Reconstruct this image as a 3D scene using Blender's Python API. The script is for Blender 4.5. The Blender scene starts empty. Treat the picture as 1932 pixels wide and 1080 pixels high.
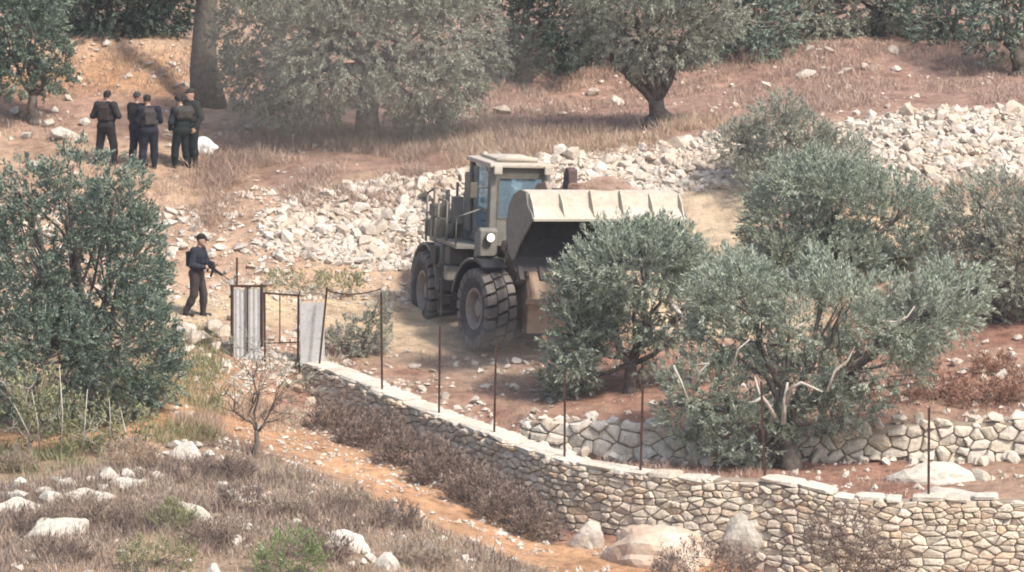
import bpy, bmesh, math, random
import numpy as np
from mathutils import Vector, Matrix

R = math.radians
S = bpy.context.scene
COL = S.collection

# ------------------------------------------------------------------ camera
F_PX, CX, CY = 9660.0, 966.0, 540.0            # focal length in photo pixels (1932 wide)
PITCH = R(7.0)
CT, ST = math.cos(PITCH), math.sin(PITCH)
CAM_H = 14.58
cam_d = bpy.data.cameras.new('camera')
cam = bpy.data.objects.new('camera', cam_d)
COL.objects.link(cam)
cam.location = (0, 0, CAM_H)
cam.rotation_euler = (R(90) - PITCH, 0, 0)
cam_d.sensor_width = 36.0
cam_d.lens = 36.0 * F_PX / 1932.0
cam_d.clip_start = 1.0
cam_d.clip_end = 3000.0
S.camera = cam

# ------------------------------------------------------------------ world and sun
SUN_EL, SUN_AZ = R(50), math.atan2(0.73, -0.68)      # azimuth of the sun seen from the place: right and a little behind the camera
w = bpy.data.worlds.new('World')
S.world = w
w.use_nodes = True
nt = w.node_tree
nt.nodes.clear()
sky = nt.nodes.new('ShaderNodeTexSky')
sky.sky_type = 'NISHITA'
sky.sun_disc = False
sky.sun_elevation = SUN_EL
sky.sun_rotation = SUN_AZ
sky.air_density = 1.0
sky.dust_density = 3.0
bg = nt.nodes.new('ShaderNodeBackground')
bg.inputs['Strength'].default_value = 0.13
wo = nt.nodes.new('ShaderNodeOutputWorld')
nt.links.new(sky.outputs[0], bg.inputs[0])
nt.links.new(bg.outputs[0], wo.inputs[0])
sun_d = bpy.data.lights.new('sun', 'SUN')
sun_d.energy = 2.9
sun_d.angle = R(6.0)
sun_d.color = (1.0, 0.935, 0.86)
sun = bpy.data.objects.new('sun', sun_d)
COL.objects.link(sun)
sdir = Vector((math.cos(SUN_EL) * math.sin(SUN_AZ), math.cos(SUN_EL) * math.cos(SUN_AZ), math.sin(SUN_EL)))
sun.rotation_euler = (-sdir).to_track_quat('-Z', 'Y').to_euler()

S.view_settings.view_transform = 'Standard'
S.view_settings.look = 'None'
S.view_settings.gamma = 1.0
S.view_settings.exposure = 0.85
S.cycles.use_denoising = True
S.cycles.max_bounces = 5
S.cycles.volume_bounces = 0
S.cycles.use_adaptive_sampling = True
S.cycles.adaptive_threshold = 0.02
S.cycles.transparent_max_bounces = 8
S.cycles.filter_width = 1.9

# ------------------------------------------------------------------ geometry from the photograph
def unproj(px, py, d):
    """world point on the line of sight through photo pixel (px,py) at ground distance d from the camera"""
    u = (px - CX) / F_PX
    v = (CY - py) / F_PX
    t = d / (CT + v * ST)
    return Vector((t * u, d, CAM_H + t * (-ST + v * CT)))

def proj(p):
    x, y, z = p[0], p[1], p[2] - CAM_H
    f = y * CT - z * ST
    return CX + F_PX * x / f, CY - F_PX * (y * ST + z * CT) / f

def mpp(d):
    return d / F_PX                                # metres per photo pixel at distance d

# ------------------------------------------------------------------ noise
def _hash(ix, iy, seed):
    h = (ix.astype(np.int64) * 374761393 + iy.astype(np.int64) * 668265263 + seed * 2147483647 + 12345) & 0xffffffff
    h = ((h ^ (h >> 13)) * 1274126177) & 0xffffffff
    h = (h ^ (h >> 16)) & 0xffffffff
    return h / 4294967295.0

def vnoise(x, y, seed=0):
    x = np.asarray(x, float); y = np.asarray(y, float)
    ix, iy = np.floor(x), np.floor(y)
    fx, fy = x - ix, y - iy
    fx = fx * fx * (3 - 2 * fx); fy = fy * fy * (3 - 2 * fy)
    a = _hash(ix, iy, seed); b = _hash(ix + 1, iy, seed)
    c = _hash(ix, iy + 1, seed); d = _hash(ix + 1, iy + 1, seed)
    return (a * (1 - fx) + b * fx) * (1 - fy) + (c * (1 - fx) + d * fx) * fy

def fbm(x, y, seed=0, octv=4):
    s, a, f = 0, 0.5, 1.0
    for o in range(octv):
        s = s + a * vnoise(np.asarray(x) * f + 17.3 * o, np.asarray(y) * f - 9.1 * o, seed + o)
        a *= 0.5; f *= 2.03
    return s / (1 - 0.5 ** octv)                   # 0..1

# ------------------------------------------------------------------ scene helpers
def link(o, parent=None):
    COL.objects.link(o)
    if parent is not None:
        o.parent = parent
    return o

def tag(o, label=None, cat=None, group=None, kind=None):
    if label: o['label'] = label
    if cat: o['category'] = cat
    if group: o['group'] = group
    if kind: o['kind'] = kind
    return o

def empty(name, loc=(0, 0, 0), rz=0.0):
    o = bpy.data.objects.new(name, None)
    o.empty_display_size = 0.3
    o.location = loc
    o.rotation_euler = (0, 0, rz)
    return link(o)

def mesh_np(name, V, faces, mat=None, smooth=False):
    """faces: (N,k) int array or list of index lists"""
    me = bpy.data.meshes.new(name)
    V = np.asarray(V, np.float32)
    if isinstance(faces, np.ndarray):
        n, k = faces.shape
        me.vertices.add(len(V)); me.vertices.foreach_set('co', V.ravel())
        me.loops.add(n * k); me.loops.foreach_set('vertex_index', faces.astype(np.int32).ravel())
        me.polygons.add(n)
        me.polygons.foreach_set('loop_start', np.arange(0, n * k, k, dtype=np.int32))
        me.polygons.foreach_set('loop_total', np.full(n, k, np.int32))
        me.polygons.foreach_set('use_smooth', np.full(n, smooth, bool))
        me.update(calc_edges=True)
    else:
        me.from_pydata([tuple(map(float, v)) for v in V], [], [list(map(int, f)) for f in faces])
        me.polygons.foreach_set('use_smooth', np.full(len(me.polygons), smooth, bool))
        me.update()
    if mat is not None:
        me.materials.append(mat)
    return me

def mobj(name, me, parent=None, loc=(0, 0, 0)):
    o = bpy.data.objects.new(name, me)
    o.location = loc
    return link(o, parent)

class MB:
    """collects boxes, plates, tubes and lathes into one mesh"""
    def __init__(self):
        self.v, self.f = [], []
    def add(self, vs, fs):
        b = len(self.v)
        self.v += [tuple(p) for p in vs]
        self.f += [[i + b for i in f] for f in fs]
        return self
    def box(self, x0, x1, y0, y1, z0, z1, bev=0.0):
        if bev <= 0:
            vs = [(x, y, z) for x in (x0, x1) for y in (y0, y1) for z in (z0, z1)]
            return self.add(vs, [(0, 1, 3, 2), (4, 6, 7, 5), (0, 4, 5, 1), (2, 3, 7, 6), (0, 2, 6, 4), (1, 5, 7, 3)])
        bm = bmesh.new()
        bmesh.ops.create_cube(bm, size=1.0)
        for q in bm.verts:
            q.co = Vector(((x0 + x1) / 2 + q.co.x * (x1 - x0), (y0 + y1) / 2 + q.co.y * (y1 - y0), (z0 + z1) / 2 + q.co.z * (z1 - z0)))
        bmesh.ops.bevel(bm, geom=bm.edges[:], offset=bev, segments=2, affect='EDGES', profile=0.6)
        return self.addbm(bm)
    def addbm(self, bm, M=None):
        bm.verts.ensure_lookup_table(); bm.verts.index_update()
        vs = [(M @ q.co) if M else q.co.copy() for q in bm.verts]
        fs = [[q.index for q in f.verts] for f in bm.faces]
        bm.free()
        return self.add(vs, fs)
    def plate(self, poly, x0, x1, bev=0.0):
        """polygon in (a = forward, h = up) extruded across x; forward is -y"""
        n = len(poly)
        vs = [(x0, -a, h) for a, h in poly] + [(x1, -a, h) for a, h in poly]
        fs = [list(range(n))[::-1], [i + n for i in range(n)]] + [[i, (i + 1) % n, (i + 1) % n + n, i + n] for i in range(n)]
        if bev > 0:
            bm = bmesh.new()
            bv = [bm.verts.new(p) for p in vs]
            for f in fs: bm.faces.new([bv[i] for i in f])
            bmesh.ops.recalc_face_normals(bm, faces=bm.faces[:])
            bmesh.ops.bevel(bm, geom=bm.edges[:], offset=bev, segments=1, affect='EDGES')
            return self.addbm(bm)
        return self.add(vs, fs)
    def tube(self, pts, rad, n=8, cap=True):
        pts = [Vector(p) for p in pts]
        rad = [rad] * len(pts) if isinstance(rad, (int, float)) else rad
        b = len(self.v); up = Vector((0.13, 0.21, 0.97))
        prev = None
        for i, p in enumerate(pts):
            t = (pts[min(i + 1, len(pts) - 1)] - pts[max(i - 1, 0)]).normalized()
            if prev is None:
                s = t.cross(up if abs(t.dot(up)) < 0.95 else Vector((1, 0, 0))).normalized()
            else:
                s = (prev - t * prev.dot(t)).normalized()
            prev = s
            q = t.cross(s)
            for k in range(n):
                a = 2 * math.pi * k / n
                self.v.append(tuple(p + (s * math.cos(a) + q * math.sin(a)) * rad[i]))
        for i in range(len(pts) - 1):
            for k in range(n):
                k2 = (k + 1) % n
                self.f.append([b + i * n + k, b + i * n + k2, b + (i + 1) * n + k2, b + (i + 1) * n + k])
        if cap:
            self.f.append([b + k for k in range(n)][::-1])
            self.f.append([b + (len(pts) - 1) * n + k for k in range(n)])
        return self
    def lathe_x(self, prof, n=32, c=(0, 0, 0)):
        """profile [(x, r)] turned about the x axis through c"""
        b = len(self.v); m = len(prof)
        for k in range(n):
            a = 2 * math.pi * k / n
            for x, r in prof:
                self.v.append((c[0] + x, c[1] + r * math.cos(a), c[2] + r * math.sin(a)))
        for k in range(n):
            k2 = (k + 1) % n
            for i in range(m - 1):
                self.f.append([b + k * m + i, b + k * m + i + 1, b + k2 * m + i + 1, b + k2 * m + i])
        return self
    def mesh(self, name, mat, smooth=False, recalc=True):
        me = bpy.data.meshes.new(name)
        me.from_pydata(self.v, [], self.f)
        if recalc:
            bm = bmesh.new(); bm.from_mesh(me)
            bmesh.ops.recalc_face_normals(bm, faces=bm.faces[:])
            bm.to_mesh(me); bm.free()
        me.polygons.foreach_set('use_smooth', np.full(len(me.polygons), smooth, bool))
        me.materials.append(mat)
        me.update()
        return me
    def build(self, name, mat, parent=None, smooth=False, loc=(0, 0, 0)):
        return mobj(name, self.mesh(name, mat, smooth), parent, loc)
# ------------------------------------------------------------------ materials
def newmat(name):
    m = bpy.data.materials.new(name)
    m.use_nodes = True
    nt = m.node_tree
    nt.nodes.clear()
    out = nt.nodes.new('ShaderNodeOutputMaterial')
    b = nt.nodes.new('ShaderNodeBsdfPrincipled')
    nt.links.new(b.outputs[0], out.inputs[0])
    return m, nt, b, out

def N(nt, typ, **kw):
    n = nt.nodes.new(typ)
    for k, v in kw.items():
        if k in n.inputs.keys(): n.inputs[k].default_value = v
        else: setattr(n, k, v)
    return n

def noise(nt, scale, detail=5, rough=0.6, coord='Object', vec=None):
    if vec is None:
        tc = nt.nodes.new('ShaderNodeTexCoord'); vec = tc.outputs[coord]
    n = nt.nodes.new('ShaderNodeTexNoise')
    n.inputs['Scale'].default_value = scale
    n.inputs['Detail'].default_value = detail
    n.inputs['Roughness'].default_value = rough
    nt.links.new(vec, n.inputs['Vector'])
    return n.outputs['Fac']

def ramp(nt, fac, stops):
    r = nt.nodes.new('ShaderNodeValToRGB')
    e = r.color_ramp.elements
    while len(e) < len(stops): e.new(0.5)
    for i, (p, c) in enumerate(stops):
        e[i].position = p; e[i].color = (c[0], c[1], c[2], 1)
    nt.links.new(fac, r.inputs[0])
    return r.outputs[0]

def mixc(nt, fac, a, b, mode='MIX'):
    m = nt.nodes.new('ShaderNodeMix'); m.data_type = 'RGBA'; m.blend_type = mode
    for i, s in ((0, fac), (6, a), (7, b)):
        if isinstance(s, (int, float)): m.inputs[i].default_value = s
        elif isinstance(s, tuple): m.inputs[i].default_value = (s[0], s[1], s[2], 1)
        else: nt.links.new(s, m.inputs[i])
    return m.outputs[2]

def bump(nt, b, h, strength=0.4, dist=0.02):
    n = nt.nodes.new('ShaderNodeBump')
    n.inputs['Strength'].default_value = strength
    n.inputs['Distance'].default_value = dist
    nt.links.new(h, n.inputs['Height'])
    nt.links.new(n.outputs[0], b.inputs['Normal'])

def simple(name, c0, c1=None, rough=0.8, scale=6.0, metal=0.0, bmp=0.0, stops=None):
    m, nt, b, out = newmat(name)
    b.inputs['Roughness'].default_value = rough
    b.inputs['Metallic'].default_value = metal
    b.inputs['Specular IOR Level'].default_value = 0.25
    c1 = c1 or c0
    f = noise(nt, scale)
    nt.links.new(ramp(nt, f, stops or [(0.35, c0), (0.65, c1)]), b.inputs['Base Color'])
    if bmp: bump(nt, b, noise(nt, scale * 4), bmp, 0.01)
    return m

def piece_random(nt):
    """one random number for each object and each loose piece of a mesh"""
    oi = nt.nodes.new('ShaderNodeObjectInfo')
    ge = nt.nodes.new('ShaderNodeNewGeometry')
    a = N(nt, 'ShaderNodeMath', operation='ADD')
    nt.links.new(oi.outputs['Random'], a.inputs[0]); nt.links.new(ge.outputs['Random Per Island'], a.inputs[1])
    fr = N(nt, 'ShaderNodeMath', operation='FRACT')
    nt.links.new(a.outputs[0], fr.inputs[0])
    return fr.outputs[0]

def stone_mat(name, stops, lich=(0.20, 0.19, 0.16), lich_amt=0.35, dust=None, dust_amt=0.0):
    m, nt, b, out = newmat(name)
    b.inputs['Roughness'].default_value = 0.92
    b.inputs['Specular IOR Level'].default_value = 0.15
    c = ramp(nt, piece_random(nt), stops)
    tc = nt.nodes.new('ShaderNodeNewGeometry')
    n1 = noise(nt, 2.6, 6, 0.65, vec=tc.outputs['Position'])
    n2 = noise(nt, 14.0, 5, 0.7, vec=tc.outputs['Position'])
    f = ramp(nt, n1, [(0.50, (0, 0, 0)), (0.68, (lich_amt,) * 3)])
    c = mixc(nt, f, c, lich)
    f2 = ramp(nt, n2, [(0.35, (0.72, 0.72, 0.72)), (0.65, (1.12, 1.10, 1.06))])
    c = mixc(nt, 1.0, c, f2, 'MULTIPLY')
    if dust:
        n3 = noise(nt, 0.9, 3, 0.6, vec=tc.outputs['Position'])
        c = mixc(nt, ramp(nt, n3, [(0.42, (0, 0, 0)), (0.62, (dust_amt,) * 3)]), c, dust)
    nt.links.new(c, b.inputs['Base Color'])
    bump(nt, b, n2, 0.6, 0.03)
    return m

def leaf_mat(name, stops, under, trans=0.25, rough=0.55):
    """leaf colour varies from leaf to leaf and in loose drifts through the crown; the underside is paler"""
    m, nt, b, out = newmat(name)
    ge = nt.nodes.new('ShaderNodeNewGeometry')
    c = ramp(nt, ge.outputs['Random Per Island'], stops)
    n1 = noise(nt, 3.4, 4, 0.65, vec=ge.outputs['Position'])
    f = ramp(nt, n1, [(0.36, (0.60, 0.62, 0.64)), (0.5, (0.95, 0.95, 0.94)), (0.64, (1.32, 1.3, 1.2))])
    c = mixc(nt, 1.0, c, f, 'MULTIPLY')
    c2 = mixc(nt, ge.outputs['Backfacing'], c, under)
    nt.links.new(c2, b.inputs['Base Color'])
    b.inputs['Roughness'].default_value = rough
    b.inputs['Specular IOR Level'].default_value = 0.3
    tr = nt.nodes.new('ShaderNodeBsdfTranslucent')
    nt.links.new(c, tr.inputs['Color'])
    mx = nt.nodes.new('ShaderNodeMixShader')
    mx.inputs[0].default_value = trans
    nt.links.new(b.outputs[0], mx.inputs[1]); nt.links.new(tr.outputs[0], mx.inputs[2])
    nt.links.new(mx.outputs[0], out.inputs[0])
    return m

def ground_mat():
    m, nt, b, out = newmat('earth')
    b.inputs['Roughness'].default_value = 0.95
    b.inputs['Specular IOR Level'].default_value = 0.1
    at = nt.nodes.new('ShaderNodeAttribute'); at.attribute_name = 'soil'
    ge = nt.nodes.new('ShaderNodeNewGeometry')
    P = ge.outputs['Position']
    n1 = noise(nt, 0.55, 6, 0.62, vec=P)
    n2 = noise(nt, 3.2, 6, 0.7, vec=P)
    n3 = noise(nt, 19.0, 4, 0.7, vec=P)
    c = mixc(nt, 1.0, at.outputs['Color'], ramp(nt, n1, [(0.3, (0.72, 0.68, 0.66)), (0.5, (1, 1, 1)), (0.72, (1.22, 1.22, 1.18))]), 'MULTIPLY')
    c = mixc(nt, 1.0, c, ramp(nt, n2, [(0.32, (0.58, 0.55, 0.55)), (0.5, (1, 1, 1)), (0.66, (1.28, 1.26, 1.22))]), 'MULTIPLY')
    # pale stony crumbs
    v = nt.nodes.new('ShaderNodeTexVoronoi'); v.inputs['Scale'].default_value = 7.0; v.inputs['Randomness'].default_value = 1.0
    nt.links.new(P, v.inputs['Vector'])
    crumb = ramp(nt, v.outputs['Distance'], [(0.10, (1, 1, 1)), (0.20, (0, 0, 0))])
    msk = ramp(nt, n1, [(0.40, (0, 0, 0)), (0.60, (0.55, 0.55, 0.55))])
    f = mixc(nt, 1.0, crumb, msk, 'MULTIPLY')
    c = mixc(nt, f, c, (0.55, 0.47, 0.38))
    nt.links.new(c, b.inputs['Base Color'])
    hs = N(nt, 'ShaderNodeMath', operation='ADD')
    nt.links.new(n2, hs.inputs[0]); nt.links.new(n3, hs.inputs[1])
    bump(nt, b, hs.outputs[0], 0.9, 0.10)
    return m

M = {}
M['earth'] = ground_mat()
LIME = [(0.0, (0.38, 0.32, 0.26)), (0.3, (0.54, 0.485, 0.42)), (0.7, (0.63, 0.58, 0.51)), (1.0, (0.48, 0.40, 0.32))]
WARM = [(0.0, (0.47, 0.40, 0.31)), (0.3, (0.60, 0.53, 0.43)), (0.6, (0.68, 0.61, 0.50)), (0.85, (0.58, 0.44, 0.31)), (1.0, (0.53, 0.47, 0.39))]
M['wall_stone'] = stone_mat('wall_stone', WARM, dust=(0.50, 0.35, 0.22), dust_amt=0.3)
M['rubble'] = stone_mat('rubble_stone', LIME, lich=(0.30, 0.27, 0.23), lich_amt=0.5, dust=(0.48, 0.36, 0.26), dust_amt=0.35)
M['white_stone'] = stone_mat('white_stone', [(0.0, (0.52, 0.48, 0.42)), (0.5, (0.60, 0.56, 0.49)), (1.0, (0.46, 0.42, 0.35))], lich_amt=0.4)
M['field_stone'] = stone_mat('field_stone', [(0.0, (0.52, 0.46, 0.38)), (0.5, (0.63, 0.58, 0.50)), (1.0, (0.55, 0.47, 0.37))], lich_amt=0.3)
M['cap'] = stone_mat('cap_stone', [(0.0, (0.57, 0.52, 0.44)), (0.5, (0.63, 0.58, 0.50)), (1.0, (0.53, 0.46, 0.37))], lich_amt=0.3)
M['bedrock'] = stone_mat('bedrock', [(0.0, (0.50, 0.44, 0.37)), (1.0, (0.58, 0.52, 0.45))], lich_amt=0.3, dust=(0.46, 0.30, 0.19), dust_amt=0.6)
M['core'] = simple('wall_core', (0.22, 0.175, 0.13), (0.34, 0.27, 0.205), 1.0, 5)
M['olive'] = leaf_mat('olive_leaf', [(0.0, (0.137, 0.175, 0.115)), (0.5, (0.238, 0.281, 0.198)), (1.0, (0.391, 0.435, 0.330))], (0.444, 0.478, 0.396))
M['olive_dull'] = leaf_mat('olive_leaf_dull', [(0.0, (0.186, 0.197, 0.154)), (0.5, (0.268, 0.278, 0.214)), (1.0, (0.361, 0.366, 0.291))], (0.393, 0.404, 0.329))
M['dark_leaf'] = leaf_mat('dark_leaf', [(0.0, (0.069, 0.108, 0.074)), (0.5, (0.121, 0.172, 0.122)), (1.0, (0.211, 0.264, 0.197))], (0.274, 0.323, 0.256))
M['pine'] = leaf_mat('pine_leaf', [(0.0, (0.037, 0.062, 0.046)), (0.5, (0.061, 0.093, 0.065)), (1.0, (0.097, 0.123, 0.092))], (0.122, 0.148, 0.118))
M['green_bush'] = leaf_mat('green_bush_leaf', [(0.0, (0.10, 0.16, 0.05)), (0.5, (0.17, 0.24, 0.08)), (1.0, (0.26, 0.32, 0.13))], (0.26, 0.31, 0.15))
M['weed'] = leaf_mat('weed_leaf', [(0.0, (0.13, 0.15, 0.06)), (0.5, (0.24, 0.25, 0.11)), (1.0, (0.36, 0.34, 0.18))], (0.34, 0.33, 0.2))
M['dry_shrub'] = leaf_mat('dry_shrub', [(0.0, (0.130, 0.096, 0.078)), (0.5, (0.210, 0.157, 0.125)), (1.0, (0.320, 0.247, 0.196))], (0.260, 0.196, 0.162), trans=0.15)
M['scrub'] = leaf_mat('grey_scrub', [(0.0, (0.231, 0.177, 0.138)), (0.4, (0.357, 0.278, 0.218)), (0.75, (0.462, 0.374, 0.293)), (1.0, (0.294, 0.278, 0.172))], (0.399, 0.321, 0.253), trans=0.2)
M['straw'] = leaf_mat('straw', [(0.0, (0.399, 0.270, 0.190)), (0.5, (0.525, 0.389, 0.282)), (1.0, (0.651, 0.529, 0.414))], (0.525, 0.400, 0.299), trans=0.3)
M['brown_grass'] = leaf_mat('brown_grass', [(0.0, (0.337, 0.228, 0.174)), (0.5, (0.459, 0.329, 0.258)), (1.0, (0.561, 0.445, 0.358))], (0.459, 0.339, 0.269), trans=0.3)
M['rusty'] = leaf_mat('rusty_shrub', [(0.0, (0.22, 0.11, 0.075)), (0.5, (0.33, 0.18, 0.12)), (1.0, (0.42, 0.26, 0.18))], (0.33, 0.19, 0.13), trans=0.2)
M['bark'] = simple('bark', (0.075, 0.06, 0.05), (0.17, 0.145, 0.12), 0.95, 9, bmp=0.8)
M['pale_bark'] = simple('pale_bark', (0.34, 0.30, 0.25), (0.55, 0.50, 0.43), 0.9, 7, bmp=0.5)
# ------------------------------------------------------------------ the hillside, from near to far along fixed lines of the terraces
WALL = np.array([(560, 684, 106.6), (640, 712, 104.9), (720, 747, 103.3), (828, 791, 101.4), (934, 830, 99.7), (1010, 857, 98.6), (1080, 879, 97.8),
                 (1210, 899, 96.8), (1330, 906, 96.3), (1440, 909, 95.9), (1500, 920, 95.5), (1560, 937, 95.2), (1640, 947, 95.0),
                 (1752, 948, 94.9), (1932, 947, 94.7), (2150, 946, 94.6)], float)
BASE = np.array([(560, 738), (640, 775), (720, 812), (828, 870), (934, 930), (1010, 985), (1080, 1003), (1210, 1015), (1330, 1040),
                 (1440, 1070), (1560, 1105), (1700, 1130), (2150, 1140)], float)

def wall_at(px):
    return np.interp(px, WALL[:, 0], WALL[:, 1]), np.interp(px, WALL[:, 0], WALL[:, 2])

# column: [(py, depth)] for n1 (track), n2 (wall foot), n3 (behind the wall), n4, n5 (low terrace foot, top), n6, n7 (road edges), n8 (bank top), n9, n10, n11 (upper bank foot, top), n12
LEFT = {
    -300: [(1000, 92), (880, 98), (850, 100), (800, 102.5), (770, 104), (640, 108), (570, 111), (410, 115.5), (300, 119.5), (185, 124), (80, 126), (-260, 160)],
    0:    [(1000, 92), (890, 97.5), (855, 99.5), (805, 102), (770, 103.6), (630, 108), (562, 111), (405, 115.5), (300, 119.5), (182, 124), (75, 126), (-260, 160)],
    300:  [(940, 94.5), (845, 98.5), (800, 100.3), (740, 102.8), (690, 104.6), (606, 108.3), (556, 111), (425, 115), (305, 119), (175, 124.2), (75, 126.3), (-260, 160)],
    480:  [(905, 97.2), (800, 102.2), (765, 103.4), (715, 105.2), (675, 106.6), (610, 108.6), (552, 111.4), (375, 115.6), (285, 120), (165, 126), (90, 128), (-200, 160)],
}
MID = {      # n1, then n4.. (n2 and n3 follow the wall)
    580:  [(862, 99.8), (674, 106.9), (664, 107.3), (622, 108.8), (552, 111.8), (355, 116), (280, 120.4), (155, 127), (108, 129), (-180, 160)],
    800:  [(955, 97.4), (748, 103.7), (722, 105.0), (660, 107.6), (548, 112.4), (338, 116.6), (268, 121), (170, 128), (120, 130), (-160, 160)],
    1000: [(1048, 95.6), (843, 100.9), (792, 101.6), (668, 107.4), (490, 113.0), (300, 117), (245, 121.2), (190, 128), (140, 130), (-160, 160)],
    1250: [(1120, 93.0), (872, 99.6), (800, 100.4), (655, 107), (440, 114), (275, 118), (228, 121.6), (185, 128), (130, 130), (-160, 160)],
    1500: [(1180, 91.0), (866, 99.8), (800, 100.6), (650, 107), (398, 115), (228, 118.6), (198, 122), (150, 128), (85, 131), (-160, 160)],
    1932: [(1230, 90.0), (866, 99.4), (798, 100.2), (640, 106.4), (365, 115.2), (206, 118.8), (180, 122), (140, 128), (85, 131), (-160, 160)],
    2250: [(1230, 90.0), (866, 99.4), (798, 100.2), (640, 106.4), (365, 115.2), (200, 118.8), (175, 122), (140, 128), (85, 131), (-160, 160)],
}
NEAR = {-300: 1215, 300: 1190, 580: 1200, 1000: 1235, 1500: 1275, 2250: 1300}       # row of the ground at 84 m

ctrl_px, ctrl_D, ctrl_Z = [], [], []
def _col(px, rows):
    D, Z = [84.0], [unproj(px, np.interp(px, list(NEAR), list(NEAR.values())), 84.0).z]
    for py, d in rows:
        D.append(d); Z.append(unproj(px, py, d).z)
    ctrl_px.append(px); ctrl_D.append(D); ctrl_Z.append(Z)
for px, rows in LEFT.items(): _col(px, rows)
_mk = sorted(MID)
for px in sorted(set(_mk) | set(int(v) for v in WALL[1:, 0]) | {700, 900, 1150}):
    if px < 580: continue
    rows = []
    a = np.array([MID[k] for k in _mk], float)
    ii = [(np.interp(px, _mk, a[:, j, 0]), np.interp(px, _mk, a[:, j, 1])) for j in range(a.shape[1])]
    wy, wd = wall_at(px)
    gap = np.interp(px, [560, 1000, 1200, 1500], [1.15, 0.95, 0.62, 0.55])
    by = np.interp(px, BASE[:, 0], BASE[:, 1])
    rows = [ii[0], (by, wd - 0.12), (wy - 1, wd + gap)] + ii[1:]
    _col(px, rows)
ctrl_px = np.array(ctrl_px, float); ctrl_D = np.array(ctrl_D); ctrl_Z = np.array(ctrl_Z)
o_ = np.argsort(ctrl_px); ctrl_px, ctrl_D, ctrl_Z = ctrl_px[o_], ctrl_D[o_], ctrl_Z[o_]
# beyond: the valley in front and the hill going on behind
ext_near = [(4.0, -9.0), (60.0, -5.5)]
zf = ctrl_Z[:, -1]
ctrl_D = np.hstack([np.tile([e[0] for e in ext_near], (len(ctrl_px), 1)), ctrl_D, np.full((len(ctrl_px), 1), 220.0), np.full((len(ctrl_px), 1), 900.0)])
ctrl_Z = np.hstack([np.tile([e[1] for e in ext_near], (len(ctrl_px), 1)), ctrl_Z, (zf + 14)[:, None], (zf + 90)[:, None]])
K0 = 2                                                   # index of the 84 m line
FINE = np.linspace(-300, 2250, 512)
Dt = np.array([np.interp(FINE, ctrl_px, ctrl_D[:, k]) for k in range(ctrl_D.shape[1])])      # (K, cols)
Zt = np.array([np.interp(FINE, ctrl_px, ctrl_Z[:, k]) for k in range(ctrl_Z.shape[1])])
ker = np.hanning(23); ker /= ker.sum()
for A_ in (Dt, Zt):
    for k in range(A_.shape[0]):
        A_[k] = np.convolve(np.pad(A_[k], 11, mode='edge'), ker, mode='valid')
NK = Dt.shape[0]

def bump_h(x, y):
    h = 0.16 * (fbm(x * 0.45, y * 0.45, 3, 4) - 0.5) + 0.10 * (fbm(x * 1.9, y * 1.9, 11, 3) - 0.5)
    return h * np.clip((150 - np.asarray(y)) / 20, 0.3, 1)

def px_of(x, y):
    return CX + np.asarray(x) / np.asarray(y) * F_PX * CT

def gz(x, y):
    """ground height; works on arrays"""
    x = np.atleast_1d(np.asarray(x, float)); y = np.atleast_1d(np.asarray(y, float))
    px = np.clip(px_of(x, y), FINE[0], FINE[-1])
    D = np.array([np.interp(px, FINE, Dt[k]) for k in range(NK)])
    Z = np.array([np.interp(px, FINE, Zt[k]) for k in range(NK)])
    z = Z[0].copy()
    for k in range(NK - 1):
        m = (y >= D[k])
        t = np.clip((y - D[k]) / np.maximum(D[k + 1] - D[k], 1e-6), 0, 1)
        z = np.where(m, Z[k] + (Z[k + 1] - Z[k]) * t, z)
    return z + bump_h(x, y)

def kpar(x, y):
    """place on the ground counted in terrace lines"""
    x = np.atleast_1d(np.asarray(x, float)); y = np.atleast_1d(np.asarray(y, float))
    px = np.clip(px_of(x, y), FINE[0], FINE[-1])
    kk = np.zeros_like(x)
    for k in range(NK - 1):
        d0 = np.interp(px, FINE, Dt[k]); d1 = np.interp(px, FINE, Dt[k + 1])
        kk += np.clip((y - d0) / np.maximum(d1 - d0, 1e-6), 0, 1)
    return kk - K0

GY0, GY1, GDY = 80.0, 170.0, 0.06
_gy = np.arange(GY0, GY1, GDY)
_gx = (FINE[None, :] - CX) / (F_PX * CT) * _gy[:, None]
GRID = gz(_gx.ravel(), np.repeat(_gy, len(FINE))).reshape(_gx.shape)

def GA(x, y):
    """fast ground height from the sampled hillside; arrays"""
    x = np.asarray(x, float); y = np.asarray(y, float)
    fy = np.clip((y - GY0) / GDY, 0, len(_gy) - 1.001)
    fx = np.clip((CX + x / y * F_PX * CT - FINE[0]) / (FINE[1] - FINE[0]), 0, len(FINE) - 1.001)
    i, j = fy.astype(int), fx.astype(int)
    a, b = fy - i, fx - j
    return (GRID[i, j] * (1 - b) + GRID[i, j + 1] * b) * (1 - a) + (GRID[i + 1, j] * (1 - b) + GRID[i + 1, j + 1] * b) * a

def G(x, y):
    return float(GA(x, y))

def hit(px, py, d0=86.0, d1=150.0):
    """first point of the ground on the line of sight through a photo pixel"""
    d = np.arange(d0, d1, 0.06)
    u = (px - CX) / F_PX; v = (CY - py) / F_PX
    t = d / (CT + v * ST)
    zz = CAM_H + t * (-ST + v * CT)
    g = GA(t * u, d)
    i = np.argmax(g >= zz)
    return Vector((float(t[i] * u), float(d[i]), float(g[i])))

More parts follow.
